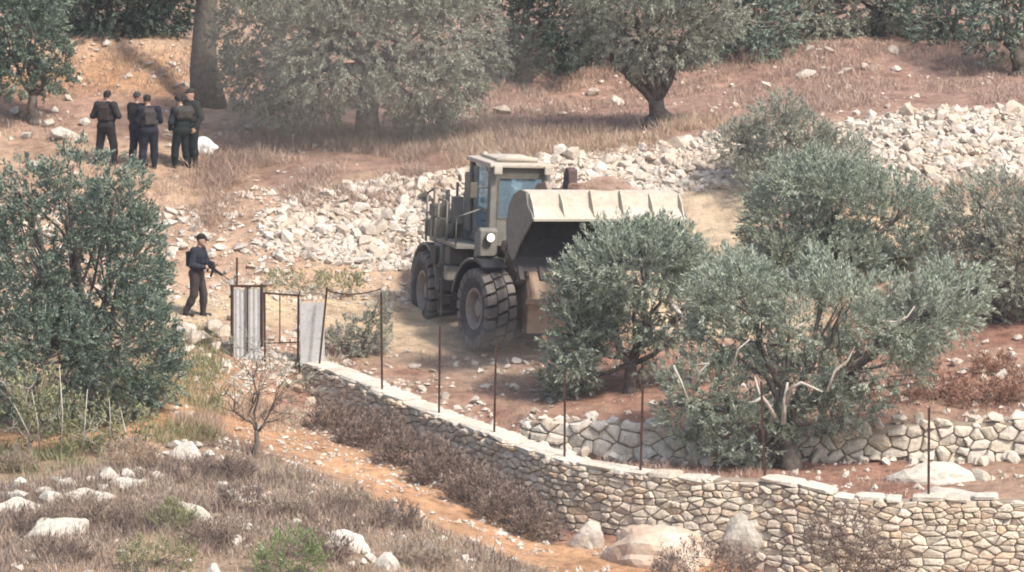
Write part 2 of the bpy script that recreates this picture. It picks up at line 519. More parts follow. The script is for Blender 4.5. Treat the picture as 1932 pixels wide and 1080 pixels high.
# soil colours: kinds of earth, grass litter and trodden dust on this hillside; dark has the top grove's shade in its colour
SOIL = dict(scrub=(0.36, 0.26, 0.18), orange=(0.55, 0.325, 0.185), red=(0.355, 0.20, 0.145), dust=(0.60, 0.45, 0.29), yellow=(0.66, 0.52, 0.35),
            bank=(0.43, 0.30, 0.215), tan=(0.53, 0.365, 0.25), rose=(0.39, 0.25, 0.19), dark=(0.26, 0.17, 0.125), grey=(0.30, 0.24, 0.19))
TRACK = np.array([(1250, 94.2), (1120, 94.6), (1000, 96.2), (850, 97.7), (700, 99.4), (560, 101.2), (440, 102.4), (380, 102.6)], float)   # px, depth

def soil_at(x, y, k):
    px = px_of(x, y)
    def C(n): return np.array(SOIL[n])
    def sm(v, a, b):
        t = np.clip((v - a) / (b - a), 0, 1); return t * t * (3 - 2 * t)
    jit = (fbm(x * 0.7, y * 0.7, 31, 4) - 0.5)
    kk = k + jit * 0.7
    stops = [(-2, 'grey', 'grey'), (0.0, 'scrub', 'scrub'), (1.0, 'scrub', 'scrub'), (2.0, 'scrub', 'red'), (3.0, 'orange', 'red'), (4.6, 'orange', 'red'), (5.6, 'bank', 'red'),
             (6.15, 'dust', 'red'), (6.85, 'dust', 'yellow'), (7.15, 'tan', 'bank'), (8.0, 'tan', 'bank'), (8.3, 'tan', 'rose'), (9.0, 'tan', 'rose'), (9.9, 'rose', 'rose'), (10.3, 'orange', 'rose'), (11.0, 'tan', 'rose'),
             (11.5, 'dark', 'dark'), (14, 'grey', 'grey')]
    ks = [s[0] for s in stops]
    left = np.array([C(s[1]) for s in stops]); right = np.array([C(s[2]) for s in stops])
    L_ = np.stack([np.interp(kk, ks, left[:, c]) for c in range(3)], -1)
    R_ = np.stack([np.interp(kk, ks, right[:, c]) for c in range(3)], -1)
    w_ = sm(px + jit * 300, 380, 620)
    w_ = np.where((kk > 5.4) & (kk < 7.2), sm(px + jit * 200, 780, 1150), w_)[..., None]
    c = L_ * (1 - w_) + R_ * w_
    # the diagonal earth track below the wall
    td = np.interp(px, TRACK[::-1, 0], TRACK[::-1, 1])
    tm = (1 - sm(np.abs(y - td + 0.3) + jit * 1.4, 0.9, 2.1)) * sm(px, 330, 420) * (1 - sm(px, 1300, 1500))
    tm = (tm * 0.95)[..., None]
    c = c * (1 - tm) + C('orange') * tm
    # yellow beaten earth right of the machine
    ym = (sm(kk, 5.6, 6.3) * (1 - sm(kk, 7.1, 7.6)) * sm(px, 1150, 1260) * (1 - sm(px, 1480, 1650)))[..., None]
    c = c * (1 - ym) + C('yellow') * ym
    # patches of dry litter over the red field
    pm = (np.clip((fbm(x * 0.33, y * 0.33, 77, 4) - 0.48) * 5, 0, 0.75) * ((kk > 2.5) & (kk < 6)))[..., None]
    c = c * (1 - pm) + C('bank') * pm
    return c, tm[..., 0]

def build_ground():
    sub = [6, 6, 34, 34, 5, 22, 8, 30, 24, 34, 24, 22, 16, 26, 12, 8]
    pxs = np.concatenate([[-9000, -5000, -2500, -1200, -700], np.linspace(-300, 2250, 400), [2700, 3300, 4800, 7500, 11000]])
    rows = []
    for k in range(NK - 1):
        n = sub[k] if k < len(sub) else 8
        for j in range(n): rows.append(k + j / n)
    rows.append(NK - 1)
    rows = np.array(rows)
    pc = np.clip(pxs, FINE[0], FINE[-1])
    D = np.array([np.interp(pc, FINE, Dt[k]) for k in range(NK)]); Z = np.array([np.interp(pc, FINE, Zt[k]) for k in range(NK)])
    k0 = np.minimum(rows.astype(int), NK - 2); fr = (rows - k0)[:, None]
    Y = D[k0] * (1 - fr) + D[k0 + 1] * fr
    ZZ = Z[k0] * (1 - fr) + Z[k0 + 1] * fr
    X = (pxs[None, :] - CX) / (F_PX * CT) * Y
    # rows are shared by all columns; the near valley keeps a real width
    near = Y < 60
    X = np.where(near, (pxs[None, :] - CX) / (F_PX * CT) * 60, X)
    ZZ = ZZ + bump_h(X, Y)
    KK = np.repeat((rows - K0)[:, None], len(pxs), 1)
    nr, nc = Y.shape
    V = np.stack([X, Y, ZZ], -1).reshape(-1, 3)
    col, tm = soil_at(X.ravel(), Y.ravel(), KK.ravel())
    idx = np.arange(nr * nc).reshape(nr, nc)
    Fq = np.stack([idx[:-1, :-1], idx[:-1, 1:], idx[1:, 1:], idx[1:, :-1]], -1).reshape(-1, 4)
    fk = KK.ravel()[Fq].mean(1); ft = tm[Fq].mean(1); fpx = px_of(X, Y).ravel()[Fq].mean(1)
    road = (fk > 6.05) & (fk < 6.95)
    track = (ft > 0.5) & ~road
    rest = ~(road | track)
    for name, msk, lab in (('ground', rest, 'stony red and brown hillside earth of the terraced grove'),
                           ('dirt_road', road, 'pale dusty dirt road crossing behind the metal gate and the loader'),
                           ('dirt_track', track, 'orange earth track running down along the foot of the dry stone wall')):
        f = Fq[msk]
        used, inv = np.unique(f, return_inverse=True)
        me = mesh_np(name, V[used], inv.reshape(-1, 4), M['earth'], smooth=True)
        at = me.color_attributes.new('soil', 'FLOAT_COLOR', 'POINT')
        at.data.foreach_set('color', np.hstack([col[used], np.ones((len(used), 1))]).astype(np.float32).ravel())
        tag(mobj(name, me), lab, name.replace('_', ' '), kind='structure')
build_ground()
# ------------------------------------------------------------------ dry stone walls, stone by stone
def vor_cells(L, H, cw, ch, rng, jit=0.42):
    """irregular cells that fill a strip L long and H high; rows of unequal stones"""
    pts = []
    v = -ch
    while v < H:
        hh = ch * rng.uniform(0.7, 1.35)
        u = rng.uniform(-cw, 0)
        while u < L:
            ww = cw * rng.choice([0.4, 0.55, 0.8, 1.0, 1.3, 2.0]) * rng.uniform(0.85, 1.15)
            pts.append((u + ww / 2, v + hh / 2 + rng.uniform(-jit, jit) * hh))
            u += ww
        v += hh
    pts = np.array(pts)
    asp = cw / ch * 0.85
    Q = pts * np.array([1.0 / asp, 1.0])
    cells = []
    for i, p in enumerate(Q):
        d = np.hypot(*(Q - p).T)
        nb = np.argsort(d)[1:18]
        R0 = 2.2 * ch
        poly = [np.array(p) + R0 * np.array(c) for c in ((-1, -1), (1, -1), (1, 1), (-1, 1))]
        for j in nb:
            m = (p + Q[j]) / 2; n = Q[j] - p
            out = []
            for a, b in zip(poly, poly[1:] + poly[:1]):
                da, db = np.dot(a - m, n), np.dot(b - m, n)
                if da <= 0: out.append(a)
                if (da < 0) != (db < 0):
                    out.append(a + (b - a) * (da / (da - db)))
            poly = out
            if len(poly) < 3: break
        if len(poly) >= 3:
            cells.append((pts[i], [q * np.array([asp, 1.0]) for q in poly]))
    return cells

def stone_from_cell(poly, rng, joint=0.0065, proud=0.05, deep=0.09):
    """rounded block: (u, v, out) rings of a cell"""
    c = np.mean(poly, 0)
    # cut the corners
    q = []
    n = len(poly)
    for i in range(n):
        a, b = poly[i], poly[(i + 1) % n]
        if np.hypot(*(b - a)) < 0.02: continue
        q.append(a + (b - a) * rng.uniform(0.05, 0.17)); q.append(a + (b - a) * rng.uniform(0.83, 0.95))
    if len(q) < 4: return None
    q = np.array(q)
    r = np.hypot(*(q - c).T)
    q = c + (q - c) * np.clip(1 - joint / np.maximum(r, 1e-3), 0.3, 1)[:, None]
    m = len(q)
    tu, tv = rng.uniform(-0.22, 0.22), rng.uniform(-0.25, 0.25)
    pr = proud * rng.uniform(0.3, 1.5)
    def ring(s, o, tilt):
        k = c + (q - c) * s
        oo = o + tilt * ((k - c) @ np.array([tu, tv])) + np.array([rng.uniform(-0.008, 0.008) for _ in range(m)])
        return np.column_stack([k, oo])
    rings = [ring(1.0, -deep, 0), ring(1.0, pr * 0.1, 0.6), ring(0.86, pr * 0.8, 1.0), ring(0.5, pr * 1.05, 1.0)]
    V = np.vstack(rings + [np.array([[c[0], c[1], pr * 1.1]])])
    Fc = []
    for k in range(3):
        for i in range(m):
            j = (i + 1) % m
            Fc.append([k * m + i, k * m + j, (k + 1) * m + j, (k + 1) * m + i])
    for i in range(m): Fc.append([3 * m + i, 3 * m + (i + 1) % m, 4 * m])
    return c, V, Fc

class Path:
    def __init__(self, pts):
        self.p = [Vector(p) for p in pts]
        self.s = [0.0]
        for a, b in zip(self.p, self.p[1:]): self.s.append(self.s[-1] + (b - a).length)
        self.L = self.s[-1]
    def at(self, s):
        s = min(max(s, 0), self.L - 1e-4)
        i = max(k for k in range(len(self.s) - 1) if self.s[k] <= s)
        t = (s - self.s[i]) / (self.s[i + 1] - self.s[i])
        return self.p[i].lerp(self.p[i + 1], t)
    def tan(self, s):
        return (self.at(s + 0.25) - self.at(s - 0.25)).normalized()

def fine_path(ctrl, n=60):
    c = np.array([tuple(p) for p in ctrl])
    t = np.concatenate([[0], np.cumsum(np.linalg.norm(np.diff(c, axis=0), axis=1))])
    tt = np.linspace(0, t[-1], n)
    P = np.column_stack([np.interp(tt, t, c[:, k]) for k in range(3)])
    ker = np.array([1, 2, 3, 2, 1.0]); ker /= ker.sum()
    for k in range(3): P[2:-2, k] = np.convolve(P[:, k], ker, 'valid')
    return Path(P)

def join_stuff(name, items, mat, parent):
    V, Fc, b = [], [], 0
    for v, f in items:
        V.append(v); Fc += [[i + b for i in q] for q in f]; b += len(v)
    if not V: return
    o = mobj(name, mesh_np(name, np.vstack(V), Fc, mat), parent)
    o['kind'] = 'stuff'

def dry_wall(name, label, group, path, height, thick, cw, ch, mat, capmat, seed, max_parts=300, cap=True, lean=0.1, base_fn=None, proud=0.05, jit=0.42, top_rag=0.0):
    """path: outer top edge; the face looks towards the side on the left of the path's run turned to the camera"""
    rng = random.Random(seed)
    root = empty(name, path.at(path.L / 2) - Vector((0, 0, height)))
    tag(root, label, 'wall', group, 'thing')
    off = root.location.copy()
    def fr(s):
        t = path.tan(s); h = Vector((t.x, t.y, 0)).normalized()
        n = Vector((h.y, -h.x, 0))                     # towards the camera for a path that runs to the right
        return path.at(s), n
    def place(u, v, o, s0):
        p, n = fr(u)
        return p + n * (o + lean * v) - Vector((0, 0, v))
    # core
    ns = 70
    V, Fc = [], []
    for i in range(ns + 1):
        s = path.L * i / ns
        p, n = fr(s)
        for q in (p - n * 0.022 - Vector((0, 0, 0.03)), p - n * (thick - 0.03) - Vector((0, 0, 0.03)), p - n * (thick - 0.03) - Vector((0, 0, height)), p + n * (lean * height - 0.022) - Vector((0, 0, height))):
            V.append(q - off)
    for i in range(ns):
        for k in range(4):
            Fc.append([i * 4 + k, i * 4 + (k + 1) % 4, i * 4 + 4 + (k + 1) % 4, i * 4 + 4 + k])
    Fc += [[0, 1, 2, 3], [ns * 4 + k for k in (3, 2, 1, 0)]]
    mobj('core', mesh_np('core', np.array([tuple(q) for q in V]), Fc, M['core']), root)
    # face stones
    made = []
    for (cu, cv), poly in vor_cells(path.L, height, cw, ch, rng, jit):
        if not (0 < cu < path.L) or cv < 0: continue
        poly = [np.array([min(max(q[0], 0), path.L), max(q[1], rng.uniform(-0.02, 0.04) - top_rag * rng.random())]) for q in poly]
        r = stone_from_cell(poly, rng, proud=proud)
        if r is None: continue
        c, W, f = r
        pc = place(c[0], c[1], 0, c[0])
        if pc.z + 0.12 < G(pc.x, pc.y - 0.05): continue
        p0, n0 = fr(c[0])
        t0 = path.tan(c[0])
        W3 = np.array([tuple(place(q[0], q[1], q[2], 0)) for q in W])
        area = (max(q[0] for q in poly) - min(q[0] for q in poly)) * (max(q[1] for q in poly) - min(q[1] for q in poly))
        made.append((area, pc, W3, f))
    made.sort(key=lambda r: -r[0])
    ncap = 0
    caps = []
    if cap:
        u = 0.0
        while u < path.L - 0.1:
            ww = rng.choice([0.2, 0.3, 0.45, 0.6, 0.8]) * rng.uniform(0.9, 1.2)
            u1 = min(u + ww, path.L)
            ov = rng.uniform(0.02, 0.06); th = rng.uniform(0.07, 0.11); rg = 0.4 if u < path.L * 0.55 else 1.0; dz = rng.uniform(-0.05, 0.045) * rg
            bm = bmesh.new()
            bmesh.ops.create_cube(bm, size=1.0)
            bmesh.ops.bevel(bm, geom=bm.edges[:], offset=0.16, segments=1, affect='EDGES')
            vs = []
            for q in bm.verts:
                uu = (u + u1) / 2 + q.co.x * (u1 - u - 0.012) + rng.uniform(-0.012, 0.012)
                p, n = fr(min(max(uu, 0), path.L))
                w_ = (q.co.y + 0.5)
                pt = p + n * (ov - w_ * (thick + ov + 0.04) + rng.uniform(-0.04, 0.04)) + Vector((0, 0, dz + q.co.z * th + 0.01))
                vs.append(tuple(pt))
            bm.verts.index_update()
            fs = [[q.index for q in f.verts] for f in bm.faces]
            bm.free()
            if rng.random() > 0.14 * (rg - 0.4) / 0.6: caps.append((np.array(vs), fs))
            u = u1
    for W3, f in caps:
        c = W3.mean(0)
        mobj('cap_stone', mesh_np('cap_stone', W3 - c, f, capmat), root, Vector(c) - off)
    for a, pc, W3, f in made[:max_parts]:
        mobj('stone', mesh_np('stone', W3 - np.array(pc), f, mat), root, pc - off)
    join_stuff('small_stones', [(W3 - np.array(off), f) for a, pc, W3, f in made[max_parts:]], mat, root)
    return root

main_path = fine_path([unproj(*r) + Vector((0, 0, 0.02)) for r in WALL], 90)
dry_wall('dry_stone_wall', 'long curved dry stone wall with pale flat capping under the fence posts', None, main_path, 2.35, 0.5, 0.27, 0.118, M['wall_stone'], M['cap'], 5, jit=0.34, top_rag=0.02)

FIELD_WALLS = []
def terrace(name, label, pxs, rows_top, dep, h, seed, cw=0.36, ch=0.22, mp=220):
    P = [unproj(a, b, c - 0.8) for a, b, c in zip(pxs, rows_top, dep)]
    FIELD_WALLS.append((None, pxs, rows_top, dep))
    r_ = dry_wall(name, label, 'low field walls behind the main wall', fine_path(P, 40), h, 0.42, cw, ch, M['field_stone'], M['field_stone'], seed, mp, cap=False, lean=0.12, proud=0.09, jit=0.6, top_rag=0.12)
    FIELD_WALLS[-1] = (r_, pxs, rows_top, dep)
    return r_
terrace('field_wall', 'low broken field wall of pale stones behind the fourth and fifth fence posts', [985, 1040, 1150, 1250, 1345], [797, 796, 797, 806, 826], [101.2, 100.9, 100.5, 100.2, 100.0], 0.75, 8)
terrace('field_wall', 'low field wall of pale stones on the right behind the last fence post', [1480, 1560, 1650, 1750, 1850, 1950, 2060], [832, 818, 802, 800, 797, 795, 795], [100.3, 100.3, 100.2, 100.1, 100.0, 99.9, 99.8], 0.8, 9)

# ------------------------------------------------------------------ loose stones
def hull_stone(rng, flat=0.7, n=15):
    bm = bmesh.new()
    for _ in range(n):
        v = Vector((rng.gauss(0, 1), rng.gauss(0, 1), rng.gauss(0, 1))).normalized() * rng.uniform(0.8, 1.0)
        bm.verts.new((v.x * 0.5, v.y * 0.5 * rng.uniform(0.9, 1.0), v.z * 0.5 * flat))
    r = bmesh.ops.convex_hull(bm, input=bm.verts[:])
    bmesh.ops.delete(bm, geom=[g for g in r['geom_interior'] if isinstance(g, bmesh.types.BMVert)], context='VERTS')
    bmesh.ops.triangulate(bm, faces=bm.faces[:])
    me = bpy.data.meshes.new('stone')
    bm.to_mesh(me); bm.free()
    return me
_r = random.Random(41)
HULLS = [hull_stone(_r, _r.choice([0.55, 0.7, 0.85, 1.0]), _r.choice([12, 16, 20])) for _ in range(22)]
HULL_V = [np.array([tuple(v.co) for v in m.vertices]) for m in HULLS]
HULL_F = [[list(p.vertices) for p in m.polygons] for m in HULLS]
HULL_BY = {}
def hull_mesh(i, mat):
    k = (i, mat.name)
    if k not in HULL_BY:
        m = HULLS[i].copy(); m.materials.clear(); m.materials.append(mat); HULL_BY[k] = m
    return HULL_BY[k]

def boulder(name, W, Dp, H, mat, seed, loc, rz=0.0, rough=0.16, sub=3):
    """a big rock with ledges and hollows"""
    bm = bmesh.new()
    bmesh.ops.create_icosphere(bm, subdivisions=sub, radius=0.5)
    rng = random.Random(seed)
    cuts = [(Vector((rng.gauss(0, 1), rng.gauss(0, 1), rng.gauss(0.2, 0.8))).normalized(), rng.uniform(0.30, 0.44)) for _ in range(9)]
    for v in bm.verts:
        p = v.co.copy()
        for n, d in cuts:
            e = p.dot(n) - d
            if e > 0: p -= n * e * 0.85
        nz = float(fbm(p.x * 3.2 + seed, p.y * 3.2 + p.z * 2.7, seed, 4)) - 0.5
        p *= 1 + rough * 2 * nz
        v.co = Vector((p.x * W, p.y * Dp, p.z * H))
    me = bpy.data.meshes.new(name)
    bm.to_mesh(me); bm.free()
    me.polygons.foreach_set('use_smooth', np.full(len(me.polygons), False, bool))
    me.materials.append(mat)
    o = mobj(name, me, None, loc)
    o.rotation_euler = (0, 0, rz)
    return o

def top_off(root, pxs, rows_top, dep, n, seed):
    rng = random.Random(seed)
    for _ in range(n):
        px = rng.uniform(pxs[0] + 5, pxs[-1] - 5)
        p = unproj(px, float(np.interp(px, pxs, rows_top)), float(np.interp(px, pxs, dep)) - 0.8)
        r = rng.random()
        s = rng.uniform(0.2, 0.42)
        if r < 0.55: q = p + Vector((0, rng.uniform(0.0, 0.35), rng.uniform(-0.08, 0.10)))
        else:
            q = p + Vector((0, -rng.uniform(0.05, 0.5), 0)); q.z = G(q.x, q.y) + s * 0.2
        o = mobj('loose_stone', hull_mesh(rng.randrange(len(HULLS)), M['field_stone']), root, q - root.location)
        o.rotation_euler = (rng.gauss(0, 0.5), rng.gauss(0, 0.5), rng.uniform(0, 6.28)); o.scale = (s * rng.uniform(0.9, 1.3), s, s * rng.uniform(0.6, 0.95))
for w_, a_ in zip(FIELD_WALLS, ((3, 40), (5, 60))): top_off(w_[0], w_[1], w_[2], w_[3], a_[1], 90 + a_[0])

# the tumbled stone banks below the upper field: k runs from 7 (foot) to 8 (top)
def rubble_bank(label, px0, px1, seed, n_all, lo, hi, mp=300, kfun=None):
    rng = random.Random(seed)
    items = []
    cells = {}
    tries = 0
    while len(items) < n_all and tries < n_all * 9:
        tries += 1
        px = rng.uniform(px0, px1)
        k0, k1 = kfun(px)
        f = rng.uniform(k0, k1)
        d0 = np.interp(px, FINE, Dt[K0 + 7]); d1 = np.interp(px, FINE, Dt[K0 + 8])
        y = d0 + (d1 - d0) * f
        x = (px - CX) / (F_PX * CT) * y
        ks = float(vnoise(x * 1.3, y * 1.3, 5))
        sz = lo + (hi - lo) * rng.random() ** 1.9 * (0.6 + 0.8 * ks)
        z = G(x, y)
        key = (int(x / 0.5), int(y / 0.4))
        ok = True
        for dx in (-1, 0, 1):
            for dy in (-1, 0, 1):
                for (qx, qy, qz, qs) in cells.get((key[0] + dx, key[1] + dy), ()):
                    if (qx - x) ** 2 + (qy - y) ** 2 + (qz - z) ** 2 < (0.185 * (qs + sz)) ** 2: ok = False
        if not ok: continue
        cells.setdefault(key, []).append((x, y, z, sz))
        items.append((sz, Vector((x, y, z + sz * rng.uniform(-0.12, 0.18))), rng.randrange(len(HULLS)), (rng.gauss(0, 0.5), rng.gauss(0, 0.5), rng.uniform(0, 6.28)), (rng.uniform(0.9, 1.35), rng.uniform(0.7, 1.1), rng.uniform(0.6, 1.0))))
    items.sort(key=lambda r: -r[0])
    pm = (px0 + px1) / 2
    dm = float(np.interp(pm, FINE, Dt[K0 + 7]))
    xm = (pm - CX) / (F_PX * CT) * dm
    root = empty('stone_bank', (xm, dm, G(xm, dm)))
    tag(root, label, 'stone bank', 'tumbled stone banks', 'thing')
    off = root.location.copy()
    for sz, p, i, rot, sc in items[:mp]:
        o = mobj('stone', hull_mesh(i, M['rubble']), root, p - off)
        o.rotation_euler = rot
        o.scale = (sz * sc[0], sz * sc[1], sz * sc[2])
    st = []
    from mathutils import Euler
    for sz, p, i, rot, sc in items[mp:]:
        Rm = np.array(Euler(rot).to_matrix())
        V = (HULL_V[i] * (np.array(sc) * sz)) @ Rm.T + np.array(p - off)
        st.append((V, HULL_F[i]))
    join_stuff('small_stones', st, M['rubble'], root)
    print('bank', label, len(items))

def k_left(px):
    return (np.interp(px, [500, 600, 700, 860], [0.45, 0.28, 0.2, 0.15]), np.interp(px, [500, 580, 860], [0.72, 1.02, 1.03]))
rubble_bank('tumbled pale stone bank between the metal gate and the loader cab', 500, 905, 3, 1900, 0.16, 0.58, kfun=k_left)
rubble_bank('tumbled pale stone bank rising behind the loader bucket', 905, 1440, 4, 2200, 0.16, 0.56, kfun=lambda px: (np.interp(px, [905, 1250, 1440], [0.35, 0.45, 0.3]), np.interp(px, [905, 1440], [1.03, 0.98])))
rubble_bank('tall tumbled pale stone bank on the far right above the yellow earth', 1440, 2080, 6, 3000, 0.16, 0.54, kfun=lambda px: (0.12, np.interp(px, [1440, 1560, 1700, 2080], [0.85, 0.9, 1.02, 1.04])))
# ------------------------------------------------------------------ the wheel loader
def paint_mat(name, c, dust, amt, rough=0.6, worn=None):
    m, nt, b, out = newmat(name)
    b.inputs['Specular IOR Level'].default_value = 0.3
    tc = nt.nodes.new('ShaderNodeTexCoord')
    n1 = noise(nt, 1.7, 6, 0.65, vec=tc.outputs['Object']); n2 = noise(nt, 8.0, 5, 0.7, vec=tc.outputs['Object'])
    col = mixc(nt, ramp(nt, n1, [(0.38, (0, 0, 0)), (0.62, (amt,) * 3)]), c, dust)
    col = mixc(nt, 1.0, col, ramp(nt, n2, [(0.3, (0.78, 0.77, 0.75)), (0.6, (1.05, 1.05, 1.04))]), 'MULTIPLY')
    if worn:
        col = mixc(nt, ramp(nt, n2, [(0.60, (0, 0, 0)), (0.68, (0.7,) * 3)]), col, worn)
    nt.links.new(col, b.inputs['Base Color'])
    b.inputs['Roughness'].default_value = rough
    bump(nt, b, n2, 0.15, 0.01)
    return m
M['paint'] = paint_mat('sand_grey_paint', (0.165, 0.162, 0.143), (0.25, 0.22, 0.182), 0.55)
M['paint_dark'] = paint_mat('dark_green_grey_paint', (0.085, 0.084, 0.072), (0.17, 0.142, 0.11), 0.5)  # darker green grey for axles, frames and fittings
M['bucket_paint'] = paint_mat('bucket_paint', (0.47, 0.43, 0.36), (0.42, 0.35, 0.27), 0.6, 0.7, worn=(0.30, 0.22, 0.16))
M['bucket_in'] = paint_mat('worn_shaded_bucket_steel', (0.04, 0.036, 0.038), (0.075, 0.06, 0.052), 0.5, 0.7)  # worn steel, coloured darker still for the shade inside the bucket
M['dusty_steel'] = paint_mat('dusty_steel', (0.33, 0.235, 0.17), (0.42, 0.31, 0.23), 0.6, 0.8)
M['rubber'] = paint_mat('dusty_rubber', (0.04, 0.038, 0.042), (0.14, 0.118, 0.105), 0.55, 0.9)
M['tread'] = paint_mat('dusty_tread', (0.11, 0.10, 0.096), (0.25, 0.215, 0.19), 0.75, 0.9)
M['black'] = simple('black_steel', (0.018, 0.018, 0.02), (0.035, 0.033, 0.033), 0.6, 6)
M['rim'] = paint_mat('rim_paint', (0.25, 0.215, 0.185), (0.35, 0.28, 0.23), 0.6, 0.7)
M['chrome'] = simple('cylinder_rod', (0.55, 0.55, 0.56), (0.65, 0.65, 0.65), 0.25, 3, metal=0.9)
m, nt, b, out = newmat('cab_glass')
nt.nodes.remove(b)
gg = nt.nodes.new('ShaderNodeBsdfGlossy'); gg.inputs['Roughness'].default_value = 0.04; gg.inputs['Color'].default_value = (0.85, 0.93, 1.0, 1)
tp = nt.nodes.new('ShaderNodeBsdfTransparent'); tp.inputs[0].default_value = (0.80, 0.92, 0.98, 1)
mx = nt.nodes.new('ShaderNodeMixShader'); mx.inputs[0].default_value = 0.2
dd = nt.nodes.new('ShaderNodeBsdfDiffuse'); dd.inputs[0].default_value = (0.42, 0.56, 0.64, 1)      # bluish diffuse layer paints the sky's reflection onto the glass
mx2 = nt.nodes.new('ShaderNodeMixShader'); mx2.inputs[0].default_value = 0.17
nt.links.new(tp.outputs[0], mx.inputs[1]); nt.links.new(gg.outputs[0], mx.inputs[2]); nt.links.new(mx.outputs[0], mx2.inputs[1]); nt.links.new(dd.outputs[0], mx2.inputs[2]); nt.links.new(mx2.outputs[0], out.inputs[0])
M['glass'] = m
m, nt, b, out = newmat('lamp_glass')
b.inputs['Base Color'].default_value = (0.9, 0.86, 0.78, 1); b.inputs['Roughness'].default_value = 0.15
b.inputs['Emission Color'].default_value = (1.0, 0.86, 0.66, 1); b.inputs['Emission Strength'].default_value = 0.7
M['lamp'] = m
M['rust_hose'] = simple('dusty_hose', (0.07, 0.045, 0.042), (0.13, 0.09, 0.08), 0.9, 8)
M['arm_paint'] = paint_mat('earthy_arm_paint', (0.20, 0.15, 0.125), (0.33, 0.25, 0.19), 0.6)
M['clod'] = stone_mat('earth_clods', [(0.0, (0.20, 0.13, 0.10)), (1.0, (0.26, 0.18, 0.14))], lich=(0.10, 0.065, 0.055), lich_amt=0.7, dust=(0.42, 0.33, 0.27), dust_amt=0.7)
M['dark_in'] = simple('cab_interior', (0.05, 0.055, 0.06), (0.08, 0.085, 0.09), 0.8, 4)

YAW_F, YAW_R, ROLL = R(24), R(16), R(2.6)
_ct = unproj(915, 664, 107.5)
LOADER_LOC = _ct + 1.1 * Vector((math.cos(YAW_F), math.sin(YAW_F), 0))
loader = empty('wheel_loader', LOADER_LOC)
loader.rotation_euler = (0, ROLL, YAW_F)
tag(loader, 'large sand coloured wheel loader with raised bucket on the dirt road', 'wheel loader')
JOINT = Vector((0, 1.5, 0))
def rear(o):
    o.location = JOINT; o.rotation_euler = (0, 0, YAW_R - YAW_F); return o

def make_wheel(parent, x, y, steer=None, side=-1):
    Rt, W, rr = 0.87, 0.66, 0.42
    wname = empty('wheel'); wname.parent = parent
    wname.location = (x, y, Rt)
    t = MB()
    hw = W / 2
    t.lathe_x([(-hw * 0.80, rr), (-hw * 0.98, rr + 0.07), (-hw * 1.04, rr + 0.20), (-hw * 0.98, Rt - 0.14), (-hw * 0.86, Rt - 0.10), (0, Rt - 0.075), (hw * 0.86, Rt - 0.10), (hw * 0.98, Rt - 0.14), (hw * 1.04, rr + 0.20), (hw * 0.98, rr + 0.07), (hw * 0.80, rr)], 48)
    t.build('tyre', M['rubber'], wname, smooth=True)
    tr = MB()
    nb = 20
    rows_ = [(-1.0, -0.42, 0.0), (-0.34, 0.34, 0.5), (0.42, 1.0, 0.0)]
    for (u0, u1, ph) in rows_:
        for k in range(nb):
            a0 = 2 * math.pi * (k + ph) / nb
            da = 2 * math.pi / nb * 0.37
            if ph: st = [(hw * u0, Rt + 0.008, 0.45), (0.0, Rt + 0.014, 0.0), (hw * u1, Rt + 0.008, -0.45)]
            else:
                sg = -1 if u0 < 0 else 1
                st = [(sg * hw * 0.42, Rt + 0.008, 0.3 * sg), (sg * hw * 0.74, Rt - 0.002, 0.0), (sg * hw * 1.00, Rt - 0.03, -0.15 * sg), (sg * hw * 1.06, Rt - 0.12, -0.15 * sg), (sg * hw * 1.03, Rt - 0.2, -0.15 * sg)]
            b0 = len(tr.v)
            for (xx, rad, sh) in st:
                for q, rd in ((-1, rad), (1, rad), (1, rad - 0.11), (-1, rad - 0.11)):
                    aa = a0 + q * da * (1.0 if rd == rad else 1.12) + sh * da
                    tr.v.append((xx if rd == rad else xx * 0.94, rd * math.cos(aa), rd * math.sin(aa)))
            for i in range(len(st) - 1):
                for q in range(4):
                    tr.f.append([b0 + i * 4 + q, b0 + i * 4 + (q + 1) % 4, b0 + i * 4 + 4 + (q + 1) % 4, b0 + i * 4 + 4 + q])
            tr.f.append([b0 + q for q in (3, 2, 1, 0)]); e = b0 + (len(st) - 1) * 4
            tr.f.append([e + q for q in range(4)])
    o = tr.build('tread', M['tread'], wname); o['kind'] = 'stuff'
    r = MB()
    prof = [(hw * 0.80, rr + 0.005), (hw * 0.84, rr + 0.03), (hw * 0.90, rr + 0.02), (hw * 0.90, rr - 0.03), (hw * 0.62, rr - 0.07), (hw * 0.30, rr - 0.09), (hw * 0.24, 0.24), (hw * 0.26, 0.19), (hw * 0.62, 0.17), (hw * 0.66, 0.13), (hw * 0.66, 0.001)]
    r.lathe_x([(side * xx, q) for xx, q in prof], 32)
    for k in range(12):
        a = 2 * math.pi * k / 12
        c = Vector((side * hw * 0.28, 0.215 * math.cos(a), 0.215 * math.sin(a)))
        r.tube([c, c + Vector((side * 0.04, 0, 0))], 0.018, 6)
    r.lathe_x([(-side * hw * 0.8, rr), (-side * hw * 0.2, rr - 0.05), (-side * hw * 0.2, 0.001)], 24)
    r.build('rim', M['rim'], wname, smooth=False)
    return wname

# wheels
make_wheel(loader, -1.1, 0.0, side=-1)
make_wheel(loader, 1.1, 0.0, side=1)
rj = Matrix.Rotation(YAW_R - YAW_F, 4, 'Z')
for sx in (-1, 1):
    wv = make_wheel(loader, 0, 0, side=sx)
    p = rj @ Vector((sx * 1.1, 1.75, 0)) + JOINT
    wv.location = (p.x, p.y, 0.87); wv.rotation_euler = (0.3, 0, YAW_R - YAW_F)

